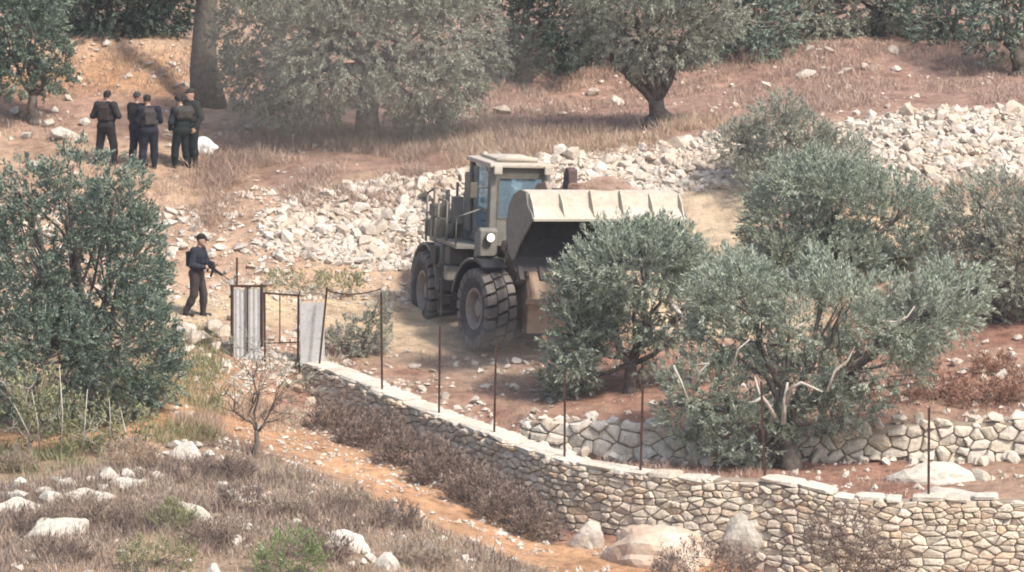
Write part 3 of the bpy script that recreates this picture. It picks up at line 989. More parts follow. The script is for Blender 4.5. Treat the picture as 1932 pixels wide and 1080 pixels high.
# front frame: axle, tower plates, nose
f = MB()
f.plate([(-1.3, 0.75), (-1.3, 1.35), (-0.9, 1.7), (-0.35, 2.3), (0.15, 2.35), (0.45, 1.6), (0.6, 0.95), (0.5, 0.62), (-0.7, 0.62)], -0.42, -0.34, 0.012)
f.plate([(-1.3, 0.75), (-1.3, 1.35), (-0.9, 1.7), (-0.35, 2.3), (0.15, 2.35), (0.45, 1.6), (0.6, 0.95), (0.5, 0.62), (-0.7, 0.62)], 0.34, 0.42, 0.012)
f.plate([(-0.2, 0.7), (-0.2, 1.9), (0.12, 1.95), (0.50, 1.3), (0.52, 0.7)], -0.335, 0.335, 0.02)
f.plate([(-1.5, 0.8), (-1.5, 1.15), (-0.2, 1.2), (-0.2, 0.75)], -0.25, 0.25, 0.02)
f.build('front_frame', M['dusty_steel'], loader)
ax = MB()
ax.tube([(-0.95, 0, 0.87), (-0.5, 0, 0.87), (-0.28, 0, 0.87), (0.28, 0, 0.87), (0.5, 0, 0.87), (0.95, 0, 0.87)], [0.16, 0.16, 0.26, 0.26, 0.16, 0.16], 14)
ax.build('front_axle', M['paint_dark'], loader, smooth=True)
# nose plate in front of the axle, dusty
np_ = MB()
np_.box(-0.5, 0.5, -0.78, -0.52, 0.42, 1.05, 0.02)
np_.box(-0.58, 0.58, -0.86, -0.79, 1.05, 1.16, 0.012)
np_.build('nose_guard', M['dusty_steel'], loader)

# lift arms: from the tower top out to the bucket
arm_poly = [(-0.30, 2.18), (-0.05, 2.40), (0.7, 3.05), (1.35, 3.66), (1.75, 3.74), (2.05, 3.45), (2.30, 2.86), (2.36, 2.70), (2.22, 2.56), (2.02, 2.7), (1.75, 3.2), (1.45, 3.22), (0.9, 2.6), (0.2, 2.0), (-0.22, 2.02)]
for sx in (-1, 1):
    a = MB(); xo = sx * 0.62
    a.plate(arm_poly, xo - 0.055, xo + 0.055, 0.014)
    a.tube([(xo - 0.10, 0.12, 2.2), (xo + 0.10, 0.12, 2.2)], 0.12, 14)
    a.tube([(xo - 0.12, -2.22, 2.72), (xo + 0.12, -2.22, 2.72)], 0.11, 14)
    a.build('lift_arm', M['arm_paint'], loader)
    c = MB(); xi = sx * 0.48
    c.tube([(xi, 0.55, 1.0), (xi, -0.55, 1.62)], 0.085, 12)
    cyl = c.build('lift_cylinder', M['paint_dark'], loader, smooth=True)
    rd = MB(); rd.tube([(xi, -0.55, 1.62), (xi, -1.0, 2.8)], 0.05, 10); rd.build('rod', M['chrome'], cyl, smooth=True)
cb = MB()
cb.tube([(-0.56, -1.5, 3.45), (0.56, -1.5, 3.45)], 0.13, 14)
cb.build('cross_tube', M['rust_hose'], loader, smooth=True)
bc = MB()
bc.plate([(1.35, 3.0), (1.42, 3.86), (1.52, 4.02), (1.68, 3.98), (1.72, 3.6), (1.78, 2.7), (1.62, 2.2), (1.46, 2.2), (1.4, 2.6)], -0.10, 0.10, 0.012)
bc.build('bell_crank', M['rust_hose'], loader)
tc_ = MB(); tc_.tube([(0, 0.15, 2.2), (0, -0.85, 3.2)], 0.10, 12)
tco = tc_.build('tilt_cylinder', M['paint_dark'], loader, smooth=True)
rd = MB(); rd.tube([(0, -0.85, 3.2), (0, -1.55, 3.9)], 0.055, 10); rd.build('rod', M['chrome'], tco, smooth=True)
lk = MB(); lk.tube([(0, -1.55, 2.3), (0, -2.30, 2.5)], 0.07, 10); lk.build('bucket_link', M['paint'], loader, smooth=True)

# bucket, tipped forward and down: profile in (forward, up)
HWB = 1.72
TIP, BEND, TOP = (4.00, 3.24), (3.74, 3.46), (3.64, 3.74)
prof = [TIP, BEND, TOP, (3.32, 3.78), (3.0, 3.66), (2.78, 3.40), (2.68, 3.05), (2.72, 2.76), (2.84, 2.54), (2.98, 2.38), (3.08, 2.30)]
bk = empty('bucket'); bk.parent = loader; bk.location = (-0.02, 0.36, -0.10)
sh = MB()
inn = []
for i, (a, h) in enumerate(prof):
    p0 = Vector(prof[max(i - 1, 0)]); p1 = Vector(prof[min(i + 1, len(prof) - 1)])
    t = (p1 - p0).normalized(); n = Vector((t.y, -t.x)) * 0.035
    q = Vector((a, h)) - n * (-1 if Vector((3.35, 3.1)).__sub__(Vector((a, h))).dot(n) > 0 else 1)
    inn.append((q.x, q.y))
def strip(pr, x0, x1, flip=False):
    mb = MB(); n = len(pr)
    mb.add([(x0, -a, h) for a, h in pr] + [(x1, -a, h) for a, h in pr], [[i, i + 1, i + 1 + n, i + n] for i in range(n - 1)])
    return mb
# outer skin as closed thick plates
outer = MB(); n = len(prof)
outer.add([(-HWB, -a, h) for a, h in prof] + [(HWB, -a, h) for a, h in prof] + [(-HWB, -a, h) for a, h in inn] + [(HWB, -a, h) for a, h in inn],
          [[i, i + 1, i + 1 + n, i + n] for i in range(n - 1)] + [[2 * n, 2 * n + n, n, 0], [n - 1, 2 * n - 1, 4 * n - 1, 3 * n - 1]])
outer.build('shell', M['bucket_paint'], bk)
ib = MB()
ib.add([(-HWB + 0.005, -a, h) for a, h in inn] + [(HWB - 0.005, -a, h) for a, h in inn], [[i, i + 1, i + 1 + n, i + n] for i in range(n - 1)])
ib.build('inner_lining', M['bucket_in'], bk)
side_poly = [TIP] + [(TIP[0] - 0.06, TIP[1] + 0.10), (3.72, 3.49), (3.62, 3.76)] + prof[3:] + [(3.14, 2.32), (3.3, 2.55), (3.62, 2.88), (3.85, 3.08)]
for sx in (-1, 1):
    sp = MB(); x0 = sx * HWB; sp.plate(side_poly, min(x0, x0 + sx * 0.04), max(x0, x0 + sx * 0.04), 0.006)
    sp.build('side_plate', M['paint'], bk)
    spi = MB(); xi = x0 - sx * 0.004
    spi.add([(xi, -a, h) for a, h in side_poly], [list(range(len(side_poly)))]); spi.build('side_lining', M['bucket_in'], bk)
# guard lip and gussets on the spill guard
lip = MB()
for i in range(1):
    lip.plate([(TIP[0] + 0.02, TIP[1] - 0.05), (TIP[0] + 0.03, TIP[1] + 0.005), (TIP[0] - 0.02, TIP[1] + 0.03), (TIP[0] - 0.06, TIP[1] - 0.03)], -HWB - 0.02, HWB + 0.02, 0.004)
lip.build('guard_lip', M['bucket_paint'], bk)
for k in range(6):
    x = -HWB + 0.015 + (2 * HWB - 0.05) * k / 5
    g = MB()
    hi = 0.06 if k in (2, 3) else 0.0
    g.plate([(BEND[0] - 0.005, BEND[1] - 0.005), (TIP[0] - 0.02, TIP[1] + 0.015), (TIP[0] - 0.06, TIP[1] + 0.10), (BEND[0] + 0.09, BEND[1] + 0.10), (TOP[0] + 0.035 + hi * 0.5, TOP[1] - 0.01 + hi), (TOP[0] - 0.02, TOP[1] + 0.005 + hi)], x, x + 0.032, 0.003)
    g.build('gusset', M['bucket_paint'], bk)
ed = MB(); ed.plate([(3.00, 2.36), (3.07, 2.38), (3.24, 2.08), (3.17, 2.07)], -HWB - 0.03, HWB + 0.03, 0.006)
ed.build('cutting_edge', M['bucket_in'], bk)
for k in range(8):
    x = -HWB + 0.08 + (2 * HWB - 0.16) * k / 7
    tt = MB(); tt.plate([(3.10, 2.17), (3.20, 2.22), (3.38, 1.92), (3.30, 1.88)], x - 0.06, x + 0.06, 0.012)
    tt.build('tooth', M['bucket_in'], bk)
for sx in (-0.62, 0.62):
    br = MB(); br.plate([(2.45, 2.72), (2.52, 2.95), (2.66, 3.05), (2.66, 2.72), (2.6, 2.6)], sx - 0.16, sx - 0.10, 0.006); br.plate([(2.45, 2.72), (2.52, 2.95), (2.66, 3.05), (2.66, 2.72), (2.6, 2.6)], sx + 0.10, sx + 0.16, 0.006)
    br.build('bracket', M['paint'], bk)

# front fenders with lamps
for sx in (-1, 1):
    fe = MB(); pts_o, pts_i = [], []
    for k in range(11):
        an = R(62 + k * 10.5)
        pts_o.append((math.cos(an) * 1.08 - 0.05, 0.87 + math.sin(an) * 1.05)); pts_i.append((math.cos(an) * 1.03 - 0.05, 0.87 + math.sin(an) * 1.0))
    x0, x1 = (sx * 0.86, sx * 1.42) if sx > 0 else (sx * 1.42, sx * 0.86)
    for k in range(10):
        fe.plate([pts_o[k], pts_o[k + 1], pts_i[k + 1], pts_i[k]], x0, x1)
    fo = fe.build('front_fender', M['black'], loader)
    eg = MB(); xe = sx * 1.425
    eg.tube([(xe, -a, h) for a, h in pts_o[3:]], 0.028, 6); eg.build('fender_edge', M['paint'], fo, smooth=True)
    lb = MB(); xl = sx * 0.98
    lb.plate([(-0.62, 1.88), (-0.62, 2.42), (-0.40, 2.56), (-0.30, 2.5), (-0.28, 1.95)], xl - 0.20, xl + 0.20, 0.02)
    lb.build('lamp_bracket', M['paint'], loader)
    hl = MB(); c0 = Vector((xl - 0.02, 0.30, 2.36)); 
    hl.tube([c0, c0 + Vector((0, -0.05, 0.0)), c0 + Vector((0, -0.14, 0.0))], [0.07, 0.10, 0.105], 18)
    ho = hl.build('headlight', M['paint_dark'], loader, smooth=False)
    gl = MB(); gl.tube([c0 + Vector((0, -0.142, 0)), c0 + Vector((0, -0.165, 0))], [0.092, 0.07], 18); gl.build('lens', M['lamp'], ho, smooth=True)

# rear frame, hood, tanks
def rpart(mb, name, mat, parent=None, smooth=False):
    o = mb.build(name, mat, loader, smooth); return rear(o)
rf = MB()
rf.plate([(0.1, 0.8), (0.1, 1.4), (-0.6, 1.6), (-3.0, 1.6), (-3.2, 1.3), (-3.2, 0.9), (-2.4, 0.85), (-0.6, 0.7)], -0.5, 0.5, 0.03)
rpart(rf, 'rear_frame', M['paint_dark'])
ra = MB(); ra.tube([(-0.95, 1.75, 0.87), (-0.3, 1.75, 0.87), (0.3, 1.75, 0.87), (0.95, 1.75, 0.87)], [0.16, 0.25, 0.25, 0.16], 14); rpart(ra, 'rear_axle', M['paint_dark'], smooth=True)
hd = MB()
hd.plate([(-0.95, 1.6), (-0.95, 2.62), (-1.6, 2.70), (-3.0, 2.55), (-3.3, 2.40), (-3.35, 1.55)], -0.72, 0.72, 0.05)
ho = rpart(hd, 'engine_hood', M['paint'])
for k in range(6):
    lv = MB(); lv.box(-0.745, -0.722, 1.5 + k * 0.2, 1.62 + k * 0.2, 1.85, 2.4, 0.004)
    q = lv.build('vent', M['black'], ho)
es = MB(); es.tube([(-0.38, 2.0, 2.62), (-0.38, 2.0, 3.25), (-0.38, 2.06, 3.42)], [0.075, 0.075, 0.06], 12); rpart(es, 'exhaust_pipe', M['paint_dark'], smooth=True)
ac = MB(); ac.tube([(0.36, 1.7, 2.6), (0.36, 1.7, 2.95), (0.36, 1.7, 2.96), (0.36, 1.7, 3.16)], [0.07, 0.07, 0.15, 0.15], 14); rpart(ac, 'air_cleaner', M['paint_dark'], smooth=True)
for sx in (-1, 1):
    fe = MB()
    x0, x1 = (0.78, 1.38) if sx > 0 else (-1.38, -0.78)
    po = [(math.cos(R(8 + k * 14)) * 1.10 - 1.75, 0.87 + math.sin(R(8 + k * 14)) * 1.06) for k in range(12)]
    pi_ = [(math.cos(R(8 + k * 14)) * 1.05 - 1.75, 0.87 + math.sin(R(8 + k * 14)) * 1.01) for k in range(12)]
    for k in range(11): fe.plate([po[k], po[k + 1], pi_[k + 1], pi_[k]], x0, x1)
    rpart(fe, 'rear_fender', M['paint'])
    # platform, boxes, steps, rails beside the cab
    pf = MB(); pf.box(min(sx * 0.66, sx * 1.30), max(sx * 0.66, sx * 1.30), -0.55, 1.15, 2.02, 2.10, 0.01); rpart(pf, 'platform', M['paint'])
    tb = MB(); tb.box(min(sx * 0.80, sx * 1.34), max(sx * 0.80, sx * 1.34), 0.55, 1.10, 1.50, 2.01, 0.04); rpart(tb, 'tool_box', M['paint'])
    bb = MB(); bb.box(min(sx * 0.86, sx * 1.30), max(sx * 0.86, sx * 1.30), -0.02, 0.40, 1.62, 2.0, 0.03); rpart(bb, 'battery_box', M['paint_dark'])
    ub = MB(); ub.box(min(sx * 0.88, sx * 1.32), max(sx * 0.88, sx * 1.32), 1.18, 1.62, 1.98, 2.52, 0.05); rpart(ub, 'fuel_tank', M['paint'])
    ld = MB(); xs = sx * 1.20
    for zz in (0.55, 0.90, 1.25): ld.box(xs - 0.16, xs + 0.16, 0.30, 0.52, zz, zz + 0.04, 0.006)
    for yy in (0.30, 0.52): ld.box(xs - 0.015 - 0.15, xs + 0.015 - 0.15, yy - 0.015, yy + 0.015, 0.5, 1.6)
    rpart(ld, 'ladder', M['paint_dark'])
    hr = MB()
    for yy in (0.35, 1.05): hr.tube([(sx * 1.28, yy, 2.1), (sx * 1.28, yy, 2.95)], 0.022, 6)
    hr.tube([(sx * 1.28, 0.35, 2.95), (sx * 1.28, 1.05, 2.95)], 0.022, 6); hr.tube([(sx * 1.28, 0.35, 2.55), (sx * 1.28, 1.05, 2.55)], 0.018, 6)
    rpart(hr, 'handrail', M['paint'], smooth=True)
    mr = MB(); mr.tube([(sx * 0.68, -0.7, 3.35), (sx * 1.02, -0.85, 3.38)], 0.016, 6); mr.box(min(sx * 0.98, sx * 1.14), max(sx * 0.98, sx * 1.14), -0.90, -0.84, 3.15, 3.48, 0.015); rpart(mr, 'mirror', M['paint_dark'])

# cab
cab = empty('cab'); cab.parent = loader; rear(cab)
CW, B0, B1, H0, H1 = 0.66, -0.95, 0.80, 2.12, 3.80
fl = MB(); fl.box(-CW, CW, -B1, -B0, H0, H0 + 0.08, 0.01); fl.build('floor_plate', M['paint'], cab)
for (x, bq, w_, d_) in ((-CW, B1, 0.15, 0.16), (CW, B1, 0.15, 0.16), (-CW, B0, 0.12, 0.14), (CW, B0, 0.12, 0.14)):
    pl = MB(); x0 = x if x < 0 else x - w_; b0 = bq - d_ if bq > 0 else bq
    pl.box(x0, x0 + w_, -b0 - d_, -b0, H0 + 0.08, H1, 0.02); pl.build('pillar', M['paint'], cab)
# panels under the windows
pn = MB(); pn.box(-CW + 0.15, CW - 0.15, -B1, -B1 + 0.06, H0 + 0.08, 2.70, 0.012); pn.build('front_panel', M['paint'], cab)
for sx in (-1, 1):
    dr = MB(); x0, x1 = sorted((sx * CW, sx * (CW - 0.05)))
    dr.box(x0, x1, -0.62, 0.60, H0 + 0.08, 2.46, 0.01); dr.box(x0, x1, -0.62, 0.60, 2.80, 2.88, 0.008)
    dr.box(x0, x1, -0.62, -0.56, 2.46, H1 - 0.08, 0.006); dr.box(x0, x1, 0.30, 0.62, 2.46, H1 - 0.08, 0.01)
    do = dr.build('door', M['paint'], cab)
    for (z0, z1) in ((2.47, 2.79), (2.89, H1 - 0.09)):
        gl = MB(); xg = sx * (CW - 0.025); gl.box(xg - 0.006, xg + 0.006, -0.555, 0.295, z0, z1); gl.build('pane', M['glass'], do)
    hn = MB(); xh = sx * (CW + 0.03); hn.tube([(xh - sx * 0.04, -0.40, 2.62), (xh, -0.40, 2.62), (xh, -0.22, 2.62), (xh - sx * 0.04, -0.22, 2.62)], 0.012, 6); hn.build('handle', M['black'], do)
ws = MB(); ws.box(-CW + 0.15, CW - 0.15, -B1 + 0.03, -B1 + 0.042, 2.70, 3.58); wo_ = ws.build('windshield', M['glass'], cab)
wf = MB()
for z0, z1 in ((2.68, 2.73), (3.56, 3.60)): wf.box(-CW + 0.15, CW - 0.15, -B1 - 0.005, -B1 + 0.05, z0, z1, 0.006)
for x0 in (-CW + 0.14, CW - 0.19): wf.box(x0, x0 + 0.05, -B1 - 0.006, -B1 + 0.051, 2.68, 3.60, 0.006)
wf.build('window_frame', M['paint_dark'], wo_)
wp = MB(); wp.tube([(0.2, -B1 - 0.015, 2.72), (-0.05, -B1 - 0.015, 3.15)], 0.010, 5); wp.build('wiper', M['black'], wo_)
sv = MB(); sv.box(-CW + 0.13, CW - 0.13, -B1, -B1 + 0.05, 3.60, H1, 0.006); sv.build('sun_band', M['paint_dark'], cab)
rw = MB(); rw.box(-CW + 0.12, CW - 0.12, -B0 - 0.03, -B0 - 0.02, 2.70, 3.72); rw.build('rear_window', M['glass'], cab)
rp = MB(); rp.box(-CW + 0.12, CW - 0.12, -B0 - 0.06, -B0, H0 + 0.08, 2.70, 0.01); rp.build('rear_panel', M['paint'], cab)
rfm = MB(); rfm.box(-CW - 0.06, CW + 0.06, -B1 - 0.10, -B0 + 0.05, H1, H1 + 0.10, 0.035); rfm.box(-0.45, 0.45, -0.45, 0.75, H1 + 0.10, H1 + 0.17, 0.03)
ro = rfm.build('roof', M['bucket_paint'], cab)
for sx in (-1, 1):
    wl = MB(); wl.box(sx * 0.56 - 0.09, sx * 0.56 + 0.09, -B1 - 0.20, -B1 - 0.11, H1 - 0.13, H1 + 0.05, 0.02); wq = wl.build('work_lamp', M['bucket_paint'], ro)
be = MB(); be.tube([(-0.35, 0.85, H1 + 0.1), (-0.35, 0.85, H1 + 0.2)], [0.07, 0.05], 12); be.build('beacon', M['bucket_paint'], ro, smooth=True)
stt = MB(); stt.box(-0.24, 0.24, 0.05, 0.50, 2.45, 2.62, 0.05); stt.box(-0.24, 0.24, 0.42, 0.56, 2.6, 3.28, 0.05); stt.box(-0.12, 0.12, 0.44, 0.54, 3.3, 3.48, 0.03); stt.box(-0.14, 0.14, 0.1, 0.4, 2.2, 2.46)
stt.build('seat', M['dark_in'], cab)
cs = MB(); cs.plate([(0.42, 2.2), (0.30, 2.82), (0.52, 2.86), (0.60, 2.2)], -0.18, 0.18, 0.02); cs.tube([(0, -0.36, 2.84), (0, -0.22, 2.98)], 0.025, 8)
cs.build('console', M['dark_in'], cab)
sw = MB()
ring = [(0.19 * math.cos(t * math.pi / 10), -0.22 - 0.10 * math.sin(t * math.pi / 10), 2.98 + 0.16 * math.sin(t * math.pi / 10)) for t in range(21)]
sw.tube(ring, 0.016, 6, cap=False); sw.build('steering_wheel', M['black'], cab, smooth=True)

# hoses, valve block, rolled canvas on the roof, extra lamps and steps
hs = MB()
for k in range(4):
    x = -0.30 + k * 0.2
    hs.tube([(x, 1.1, 1.55), (x * 0.8, 0.7, 1.95), (x * 0.7, 0.2, 2.0), (x * 0.6, -0.15, 1.75)], 0.026, 6)
hs.build('hoses', M['black'], loader, smooth=True)
vb = MB(); vb.box(-0.34, 0.34, 0.30, 0.72, 1.42, 1.86, 0.03); vb.build('valve_block', M['paint_dark'], loader)
cv = MB(); cv.tube([(-0.5, -0.62, H1 + 0.15), (-0.1, -0.60, H1 + 0.19), (0.42, -0.55, H1 + 0.15)], [0.05, 0.085, 0.05], 10); cv.build('rolled_canvas', M['bucket_paint'], ro, smooth=True)
for sx in (-1, 1):
    fm = MB(); x0, x1 = sorted((sx * 0.55, sx * 0.90)); fm.box(x0, x1, 0.35, 1.0, 1.15, 1.9, 0.04); fm.build('frame_box', M['paint_dark'], loader)
    jr = MB(); jr.tube([(sx * 1.02, 1.0, 2.1), (sx * 1.02, 1.0, 2.42)], 0.10, 12); rpart(jr, 'air_tank', M['paint_dark'], smooth=True)
    st_ = MB()
    for zz in (0.75, 1.1, 1.45): st_.box(min(sx * 0.9, sx * 1.25), max(sx * 0.9, sx * 1.25), 0.95, 1.12, zz, zz + 0.04, 0.006)
    st_.box(min(sx * 0.88, sx * 0.9), max(sx * 0.88, sx * 0.9), 0.95, 1.12, 0.7, 1.9); st_.build('side_step', M['paint'], loader)
    pr = MB(); pr.tube([(sx * 1.3, -0.5, 2.1), (sx * 1.3, -0.5, 2.7), (sx * 0.72, -0.5, 2.9)], 0.02, 6); rpart(pr, 'grab_rail', M['paint'], smooth=True)
    ml = MB(); ml.box(min(sx * 0.68, sx * 0.75), max(sx * 0.68, sx * 0.75), 0.55, 0.95, 2.3, 3.55, 0.02); rpart(ml, 'armour_plate', M['paint'])


# upright rails, pipes and small boxes crowding the left side behind the cab
for k, (x, y, z0, z1, r_) in enumerate([(-1.32, 1.30, 2.1, 3.15, 0.025), (-1.32, 1.85, 1.95, 3.0, 0.025), (-1.1, 1.30, 2.1, 3.0, 0.045), (-0.95, 1.55, 2.5, 3.1, 0.05), (-0.85, 1.15, 2.1, 3.3, 0.03)]):
    q = MB(); q.tube([(x, y, z0), (x, y, z1)], r_, 8); rpart(q, 'upright_pipe', M['paint' if k % 2 else 'paint_dark'], smooth=True)
q = MB(); q.tube([(-1.32, 1.30, 3.15), (-1.32, 1.85, 3.0)], 0.022, 6); q.tube([(-1.32, 1.30, 2.7), (-1.32, 1.85, 2.55)], 0.018, 6); rpart(q, 'side_rail', M['paint_dark'], smooth=True)
for k, (x0, x1, y0, y1, z0, z1, mt) in enumerate([(-1.36, -1.06, 1.20, 1.55, 2.53, 2.80, 'paint_dark'), (-1.30, -0.95, 1.72, 2.10, 2.05, 2.42, 'paint'), (-0.98, -0.74, 0.98, 1.16, 2.4, 3.0, 'paint'), (-1.44, -1.38, 0.6, 1.05, 1.55, 1.95, 'black'), (-1.38, -1.1, -0.15, 0.1, 1.3, 1.6, 'paint')]):
    q = MB(); q.box(x0, x1, y0, y1, z0, z1, 0.025); rpart(q, 'equipment_box', M[mt])
bpy.context.view_layer.update()
eh = MW_BUCKET = bk.matrix_world.copy()
hp0 = loader.matrix_world @ Matrix.Translation(bk.location) @ Vector((0.10, -3.12, 3.74))
eo = boulder('earth_heap', 1.9, 0.5, 0.62, M['clod'], 911, hp0 - Vector((0, 0, 0.02)), YAW_F, 0.5, 4)
tag(eo, 'brown earth and clods lying on the top of the raised bucket', 'earth')
# ------------------------------------------------------------------ fence posts on the wall, gate
M['rust'] = simple('rusty_iron', (0.030, 0.020, 0.016), (0.085, 0.045, 0.03), 0.9, 12)
M['sheet'] = paint_mat('zinc_sheet', (0.50, 0.50, 0.50), (0.46, 0.42, 0.37), 0.45, 0.55, worn=(0.30, 0.20, 0.14))

def post(bp, tp, d, label, group='iron fence posts', w_=0.044):
    b0 = unproj(bp[0], bp[1], d); t0 = unproj(tp[0], tp[1], d)
    b1 = b0 - Vector((0, 0, 0.12))
    o = empty('fence_post', b0); tag(o, label, 'fence post', group)
    ax = (t0 - b0)
    mb = MB()
    h = w_ / 2
    for (x0, x1, y0, y1) in ((-h, h, -0.006, 0.006), (-h, -h + 0.012, 0.0062, w_ - 0.006)):       # angle iron
        vs = []
        for q, z in ((b1 - b0, 0), (ax, 1)):
            for x, y in ((x0, y0), (x1, y0), (x1, y1), (x0, y1)):
                vs.append((q.x + x, q.y + y, q.z))
        mb.add(vs, [(0, 3, 2, 1), (4, 5, 6, 7)] + [(i, (i + 1) % 4, (i + 1) % 4 + 4, i + 4) for i in range(4)])
    mb.build('angle_bar', M['rust'], o)
    for f in (0.35, 0.62, 0.90):                                                         # wire ties
        c = ax * f
        tm = MB(); tm.tube([c + Vector((-h - 0.004, -0.012, 0)), c + Vector((h + 0.004, -0.012, 0.004))], 0.006, 5); tm.build('wire_tie', M['rust'], o)
    return o
def wd(px, inn=0.28): return float(wall_at(px)[1]) + inn
post((601, 692), (617, 543), wd(601), 'leaning iron post at the gate end of the stone wall')
post((721, 747), (719, 552), wd(721), 'tall iron post on the wall in front of the low bush')
post((828, 787), (830, 615), wd(828), 'iron post on the wall in front of the loader rear wheel')
post((932, 826), (936, 645), wd(932), 'iron post on the wall below the loader front wheel')
post((1065, 866), (1066, 700), wd(1065), 'iron post standing before the left end of the broken field wall')
post((1208, 893), (1213, 725), wd(1208), 'iron post in front of the middle of the broken field wall')
post((1444, 905), (1436, 720), wd(1444), 'iron post in front of the big olive trunk')
post((1752, 944), (1753, 770), wd(1752), 'lone iron post at the right before the right field wall')
post((447, 528), (447, 486), 111.6, 'short iron stake on the earth bank beyond the metal gate', None)
# a sagging strand between the two tallest posts
a, b = unproj(616, 548, wd(601)), unproj(719, 545, wd(721))
st = MB(); st.tube([a + (b - a) * t - Vector((0, 0, 0.10 * 4 * t * (1 - t))) for t in np.linspace(0, 1, 9)], 0.012, 5)
sto = st.build('fence_wire', M['rust'], None)
tag(sto, 'sagging iron wire between the leaning post and the tall post', 'wire')

def corrugated(W_, H_, n=6, dep=0.007, t=0.004):
    mb = MB(); k = n * 4
    vs, fs = [], []
    for off in (0, t):
        for i in range(k + 1):
            x = W_ * i / k; y = dep * math.sin(i / 4 * 2 * math.pi) + off
            vs += [(x, y, 0), (x, y, H_)]
    m_ = 2 * (k + 1)
    for i in range(k):
        fs += [[2 * i, 2 * i + 2, 2 * i + 3, 2 * i + 1], [m_ + 2 * i, m_ + 2 * i + 1, m_ + 2 * i + 3, m_ + 2 * i + 2]]
        fs += [[2 * i, m_ + 2 * i, m_ + 2 * i + 2, 2 * i + 2], [2 * i + 1, 2 * i + 3, m_ + 2 * i + 3, m_ + 2 * i + 1]]
    fs += [[0, 1, m_ + 1, m_], [2 * k, m_ + 2 * k, m_ + 2 * k + 1, 2 * k + 1]]
    return mb.add(vs, fs)

GD = 106.3
def bar(o, p0, p1, r, name='frame_bar'):
    mb = MB(); mb.tube([p0 - o.location, p1 - o.location], r, 6); return mb.build(name, M['rust'], o)
def up(px, py, d=GD): return unproj(px, py, d)
g1 = empty('gate_leaf', up(466, 700)); tag(g1, 'grey corrugated metal gate leaf with dark frame left of the open frame', 'gate')
sc = 1 / mpp(GD)
sh_ = corrugated((493 - 441) / sc, (692 - 543) / sc).build('sheet', M['sheet'], g1); sh_.location = up(441, 692) - g1.location
bar(g1, up(438, 702), up(438, 538), 0.040); bar(g1, up(494, 655), up(494, 536), 0.036); bar(g1, up(434, 540), up(503, 540), 0.028); bar(g1, up(438, 690), up(494, 690), 0.02)
bar(g1, up(467, 665, GD - 0.05), up(467, 540, GD - 0.05), 0.020)
for py in (560, 640): bar(g1, up(432, py), up(438, py), 0.03, 'hinge')
g2 = empty('barred_gate', up(530, 690)); tag(g2, 'open rusty gate frame of thin bars between the two grey sheets', 'gate')
bar(g2, up(498, 553), up(564, 558), 0.024); bar(g2, up(562, 692), up(563, 556), 0.026); bar(g2, up(528, 650), up(528, 556), 0.014); bar(g2, up(500, 690), up(499, 552), 0.026); bar(g2, up(500, 648), up(562, 646), 0.016)
g3 = empty('metal_sheet', up(590, 692)); tag(g3, 'plain grey metal sheet standing between the open gate frame and leaning post', 'metal sheet')
mb = MB(); mb.box(0, (613 - 566) / sc, -0.004, 0.004, 0, (690 - 568) / sc); mb.build('sheet', M['sheet'], g3).location = up(566, 691, GD - 0.04) - g3.location
mb = MB(); mb.box(-0.012, 0.012, -0.012, 0.012, 0, (690 - 560) / sc); mb.build('stiffener', M['sheet'], g3).location = up(568, 691, GD - 0.06) - g3.location
